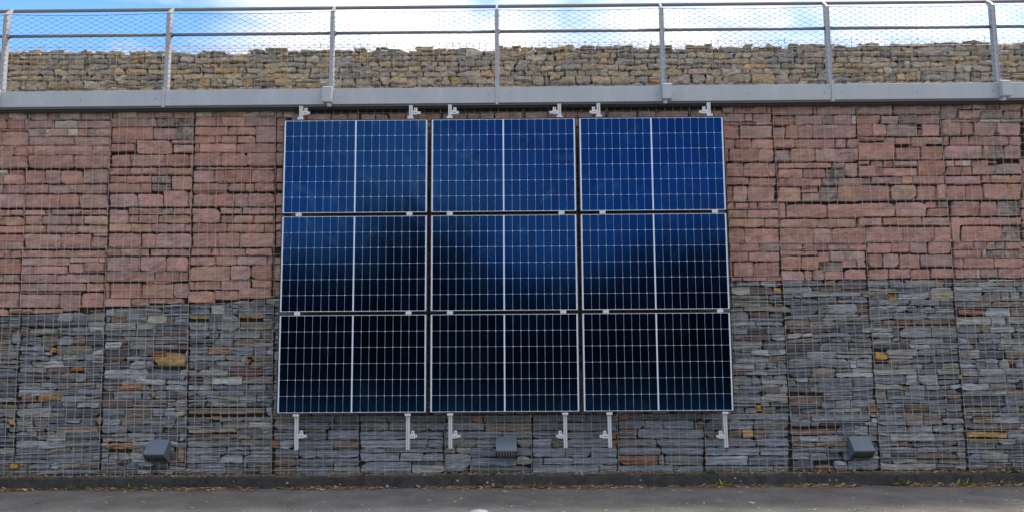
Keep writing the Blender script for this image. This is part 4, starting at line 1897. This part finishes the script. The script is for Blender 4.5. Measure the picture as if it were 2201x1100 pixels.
# ------------------------------------------------------------------ white domed studs at the very front
for px, py, rad, lab in ((1031, 1094.6, 0.095, "white domed ground stud on the asphalt, cut by the lower edge near the centre"),
                         (2213, 1091.5, 0.135, "white domed ground stud on the asphalt in the lower right corner")):
    q = on_ground(px, py, 0.03)
    mb = MB()
    prof = [(1.0, 0.0), (1.0, 0.012), (0.93, 0.028), (0.72, 0.040), (0.4, 0.046), (0.0, 0.048)]
    n = 28
    vs, fs = [], []
    for (rr, zz) in prof:
        for k in range(n):
            a = 2 * math.pi * k / n
            vs.append((rad * rr * math.cos(a), rad * rr * math.sin(a), zz))
    for i in range(len(prof) - 1):
        for k in range(n):
            fs.append((i * n + k, i * n + (k + 1) % n, (i + 1) * n + (k + 1) % n, (i + 1) * n + k))
    mb.add(vs, fs)
    o = obj("ground_stud", mb, mat="white", smooth=True)
    o.location = (q.x, q.y - rad, 0)
    tag(o, lab, "ground stud", "white ground studs on the asphalt")


# ------------------------------------------------------------------ leaf litter, twigs, weeds
def leaf(mb, p, ln, wd, yaw, pitch, curl, colr):
    d = Vector((math.cos(yaw) * math.cos(pitch), math.sin(yaw) * math.cos(pitch), math.sin(pitch)))
    s = Vector((-math.sin(yaw), math.cos(yaw), 0)) * wd
    upv = Vector((0, 0, 1))
    p = Vector(p)
    pts = [p, p + d * ln * 0.35 + s + upv * curl, p + d * ln * 0.35 - s + upv * curl, p + d * ln * 0.35 + upv * curl * 0.3,
           p + d * ln * 0.75 + s * 0.6 + upv * curl * 1.4, p + d * ln * 0.75 - s * 0.6 + upv * curl * 1.4, p + d * ln * 0.75 + upv * curl * .7, p + d * ln + upv * curl * 0.5]
    mb.add(pts, [(0, 3, 1), (0, 2, 3), (1, 3, 6, 4), (3, 2, 5, 6), (4, 6, 7), (6, 5, 7)], (*colr, 1))


LC = [(0.42, 0.19, 0.07), (0.50, 0.40, 0.26), (0.30, 0.20, 0.11), (0.38, 0.29, 0.17), (0.22, 0.10, 0.05), (0.16, 0.09, 0.05), (0.42, 0.36, 0.26), (0.30, 0.13, 0.05), (0.36, 0.27, 0.10)]
rg = R(31)
lit = MB()
for i in range(9000):
    x = rg.uniform(-7.5, 7.8)
    dens = 0.5 + 0.9 * noise.noise(Vector((x * 1.3, 0, 5))) + 0.4 * noise.noise(Vector((x * 5, 2, 5)))
    if rg.random() > dens:
        continue
    y = KY - abs(rg.gauss(0, 0.06)) - 0.003
    ln = rg.uniform(0.015, 0.075)
    leaf(lit, (x, y, 0.002 + rg.uniform(0, 0.014) * (y > KY - 0.05)), ln, ln * rg.uniform(0.08, 0.3), rg.uniform(-0.5, 0.5) + (math.pi if rg.random() < .5 else 0), rg.uniform(-0.02, 0.35), rg.uniform(0, 0.006), jitter(tuple(min(0.8, v * 1.45) for v in rg.choice(LC)), rg, 0.3, 0.1))
o = obj("leaf_litter", lit, mat="leaf")
tag(o, "band of dry brown leaves and twigs along the foot of the kerb", "leaf litter", None, "stuff")
top = MB()
for i in range(3600):
    x = rg.uniform(-7.5, 7.8)
    y = rg.uniform(-0.13, -0.005)
    ln = rg.uniform(0.012, 0.06)
    if rg.random() > 0.55 + 0.8 * noise.noise(Vector((x * 1.9, 7, 5))):
        continue
    leaf(top, (x, y, 0.124 + (y + 0.13) * 0.16 + rg.uniform(0, 0.008)), ln, ln * rg.uniform(0.08, 0.3), rg.uniform(0, 6.28), rg.uniform(0, 0.5), rg.uniform(0, 0.006), jitter(rg.choice(LC), rg, 0.3, 0.1))
o = obj("ledge_litter", top, mat="leaf")
tag(o, "dry leaf scraps and twigs on the soil between kerb and wall", "leaf litter", None, "stuff")
sc = MB()
for i in range(1500):
    x = rg.uniform(-7.5, 7.8)
    y = -0.25 - rg.random() ** 0.8 * 4.0
    big = rg.random() < 0.16
    ln = rg.uniform(0.04, 0.085) if big else rg.uniform(0.008, 0.03)
    colr = jitter(rg.choice([(0.55, 0.50, 0.42), (0.62, 0.58, 0.52), (0.48, 0.38, 0.26), (0.52, 0.45, 0.32)]), rg, 0.2, 0.05)
    leaf(sc, (x, y, 0.003), ln, ln * rg.uniform(0.18, 0.42 if not big else 0.24), rg.uniform(0, 6.28), rg.uniform(0, 0.15), rg.uniform(0.001, 0.006), colr)
o = obj("scattered_leaves", sc, mat="leaf")
tag(o, "pale dry leaves and bark chips scattered over the grey asphalt", "leaf litter", None, "stuff")

WEED = [(172, 1048, 1.0, 1, 0, "green weed rosette, largest at the kerb foot left of the left lamp"), (288, 1046, .8, 1, 0, "spiky green weed at the kerb foot just left of the left lamp"),
        (340, 1048, .8, 1, 0, "low green weed at the kerb foot right under the left lamp"), (381, 1050, .5, 1, 0, "small flat weed at the kerb foot just right of the left lamp"),
        (1071, 1042, .7, 1, 0, "dark green weed at the kerb foot left below the central lamp"), (1124, 1042, .6, 0, 0, "dry yellowish weed at the kerb foot right below the central lamp"),
        (1163, 1038, .8, 0, 0, "tall withered weed leaning on the kerb between the central lamp and the right panels"),
        (1551, 1041, .9, 2, 0, "bright yellow-green weed at the kerb below the right panels' edge"), (1654, 1042, .5, 1, 0, "tiny green weed at the kerb between the right panels and right lamp"),
        (1841, 1042, .5, 1, 0, "small weed with dry leaves at the kerb foot under the right lamp"), (1936, 1040, .9, 2, 0, "spreading green weed with straw at the kerb right of the right lamp"),
        (1995, 1041, .7, 0, 0, "straw-coloured weed at the kerb between two greener weeds"), (2066, 1040, .8, 2, 0, "green and yellow weed clump at the kerb, second from the right end"),
        (2158, 1040, 1.0, 0, 0, "straw-yellow weed clump at the kerb near the right edge"),
        (1061, 1013, .5, 1, 1, "little green weed on the soil ledge under the central lamp"), (1531, 1012, .7, 1, 1, "green grassy weed on the soil ledge below the rightmost rail"),
        (2176, 1010, .9, 1, 1, "green weed on the soil ledge at the right edge"), (1616, 1013, .5, 0, 1, "dry pinkish weed on the soil ledge between panels and right lamp")]
GC = {1: [(0.085, 0.15, 0.04), (0.13, 0.20, 0.06), (0.20, 0.18, 0.07), (0.06, 0.10, 0.035)], 0: [(0.36, 0.29, 0.12), (0.28, 0.22, 0.10), (0.16, 0.16, 0.05)], 2: [(0.14, 0.20, 0.04), (0.30, 0.28, 0.07), (0.09, 0.15, 0.03)]}
for k, (px, py, s, kind, ledge, lab) in enumerate(WEED):
    s *= 1.15
    rg = R(400 + k)
    if ledge:
        q = at(px, py, -0.05)
        q.z = 0.125
    else:
        q = at(px, py, KY - 0.03)
        q.z = 0.001
    mb = MB()
    for i in range(int(16 + 12 * s)):
        ln = rg.uniform(0.035, 0.10) * s
        leaf(mb, (rg.uniform(-.07, .07) * s, rg.uniform(-.02, .012), 0.001), ln, ln * rg.uniform(0.07, 0.17), rg.choice((0, math.pi)) + rg.uniform(-0.9, 0.9), rg.uniform(0.1, 1.15), rg.uniform(0, 0.01), jitter(rg.choice(GC[kind]), rg, 0.25, 0.1))
    w = thing("weed", q, lab, "weed", "weeds along the kerb")
    obj("leaves", mb, w, mat="leaf")
    st = MB()
    for i in range(3):
        a = rg.uniform(-.8, .8)
        st.tube([(0, 0, 0), (a * 0.03 * s, 0, 0.035 * s), (a * 0.06 * s, -0.005, 0.07 * s)], 0.0015, 4, (*GC[kind][2], 1))
    obj("stem", st, w, mat="leaf")
# tufts growing out of the gap under the fascia
for k, (px, py, s, lab) in enumerate([(1822, 219, 1.0, "green moss tuft hanging under the fascia near the right third post"), (1135, 0, 0, ""), (634, 240, .8, "yellow-green moss tuft beside the first panel rail, under the fascia"),
                                      (345, 233, .6, "dark dry tuft under the fascia left of the second post"), (1925, 224, .8, "dark withered tuft in the gap under the fascia, far right")]):
    if s == 0:
        continue
    rg = R(700 + k)
    q = at(px, py, -0.02)
    mb = MB()
    cs = GC[2] if k in (0, 2) else [(0.05, 0.045, 0.03), (0.09, 0.08, 0.05)]
    for i in range(46):
        ln = rg.uniform(0.02, 0.05) * s
        leaf(mb, (rg.uniform(-.07, .07) * s, rg.uniform(-.01, .02), rg.uniform(-.02, .02) * s), ln, ln * rg.uniform(0.1, 0.3), rg.uniform(3.3, 6.1), rg.uniform(-1.0, 0.6), 0.002, jitter(rg.choice(cs), rg, 0.3, 0.1))
    o = obj("moss_tuft", mb, mat="leaf")
    o.location = q
    tag(o, lab, "moss", "tufts in the gap under the fascia")

# ------------------------------------------------------------------ trees across the road, mirrored in the panels
TREES = [(-19.5, -40, 9.6, 5.6, "dark broad tree far left behind the viewer"), (-5.2, -41, 12.2, 4.2, "tallest dark tree across the road mirrored in the central panels"),
         (-12.8, -44, 7.6, 3.8, "low dark tree between the two taller trees on the left across the road"), (1.6, -44, 6.6, 3.0, "lowest rounded tree in the gap across the road"),
         (9.6, -42, 9.6, 4.6, "broad dark tree right of the gap across the road"), (18.8, -43, 11.0, 5.6, "dark tree at the right end of the row across the road")]
for k, (tx, ty, th, tr_, lab) in enumerate(TREES):
    rg = R(900 + k)
    t = thing("roadside_tree", (tx, ty, 0), lab, "tree", "trees across the road from the wall")
    mb = MB()
    mb.tube([(0, 0, -0.1), (0.1, 0, th * 0.3), (0, 0.1, th * 0.6)], [0.32, 0.22, 0.10], 8)
    for i in range(6):
        a = rg.uniform(0, 6.28)
        z0 = th * rg.uniform(0.25, 0.5)
        mb.tube([(0.05, 0, z0), (math.cos(a) * tr_ * 0.4, math.sin(a) * tr_ * 0.4, z0 + th * 0.15), (math.cos(a) * tr_ * 0.7, math.sin(a) * tr_ * 0.7, z0 + th * 0.25)], [0.12, 0.08, 0.03], 6)
    obj("trunk", mb, t, mat="bark")
    cr = MB()
    lobes = [(Vector((rg.gauss(0, tr_ * 0.45), rg.gauss(0, tr_ * 0.35), th * rg.uniform(0.28, 0.80))), tr_ * rg.uniform(0.3, 0.5)) for _ in range(22)]
    for c, rad in lobes:
        for i in range(230):
            d = Vector((rg.gauss(0, 1), rg.gauss(0, 1), rg.gauss(0, 0.8))).normalized() * rad * rg.uniform(0.55, 1.08)
            p = c + d
            if p.z > th or p.z < 0.25:
                continue
            s = rg.uniform(0.16, 0.42)
            a = Vector((rg.gauss(0, 1), rg.gauss(0, 1), rg.gauss(0, 1))).normalized() * s
            b = a.cross(Vector((rg.gauss(0, 1), rg.gauss(0, 1), rg.gauss(0, 1)))).normalized() * s
            cr.add([p - a, p + b * 0.6, p + a, p - b * 0.6], [(0, 1, 2, 3)])
    obj("crown", cr, t, mat="foliage")
hd = MB()
rg = R(5)
for i in range(16000):
    x = rg.uniform(-34, 34)
    top_ = 8.2 - 1.9 * math.exp(-((x - 0.8) / 2.6) ** 2) + 1.0 * noise.noise(Vector((x * 0.25, 0, 0)))
    p = Vector((x, -46 + rg.uniform(-1, 1), rg.uniform(0.1, top_)))
    s = rg.uniform(0.2, 0.5)
    a = Vector((rg.gauss(0, 1), rg.gauss(0, 0.5), rg.gauss(0, 1))).normalized() * s
    b = a.cross(Vector((rg.gauss(0, .3), 1, rg.gauss(0, .3)))).normalized() * s
    hd.add([p - a, p + b * 0.7, p + a, p - b * 0.7], [(0, 1, 2, 3)])
o = obj("hedge", hd, mat="foliage")  # unseen tree belt, top outline shaped for the sky notch mirrored in the panels
tag(o, "long dark hedge across the road behind the row of trees", "hedge")
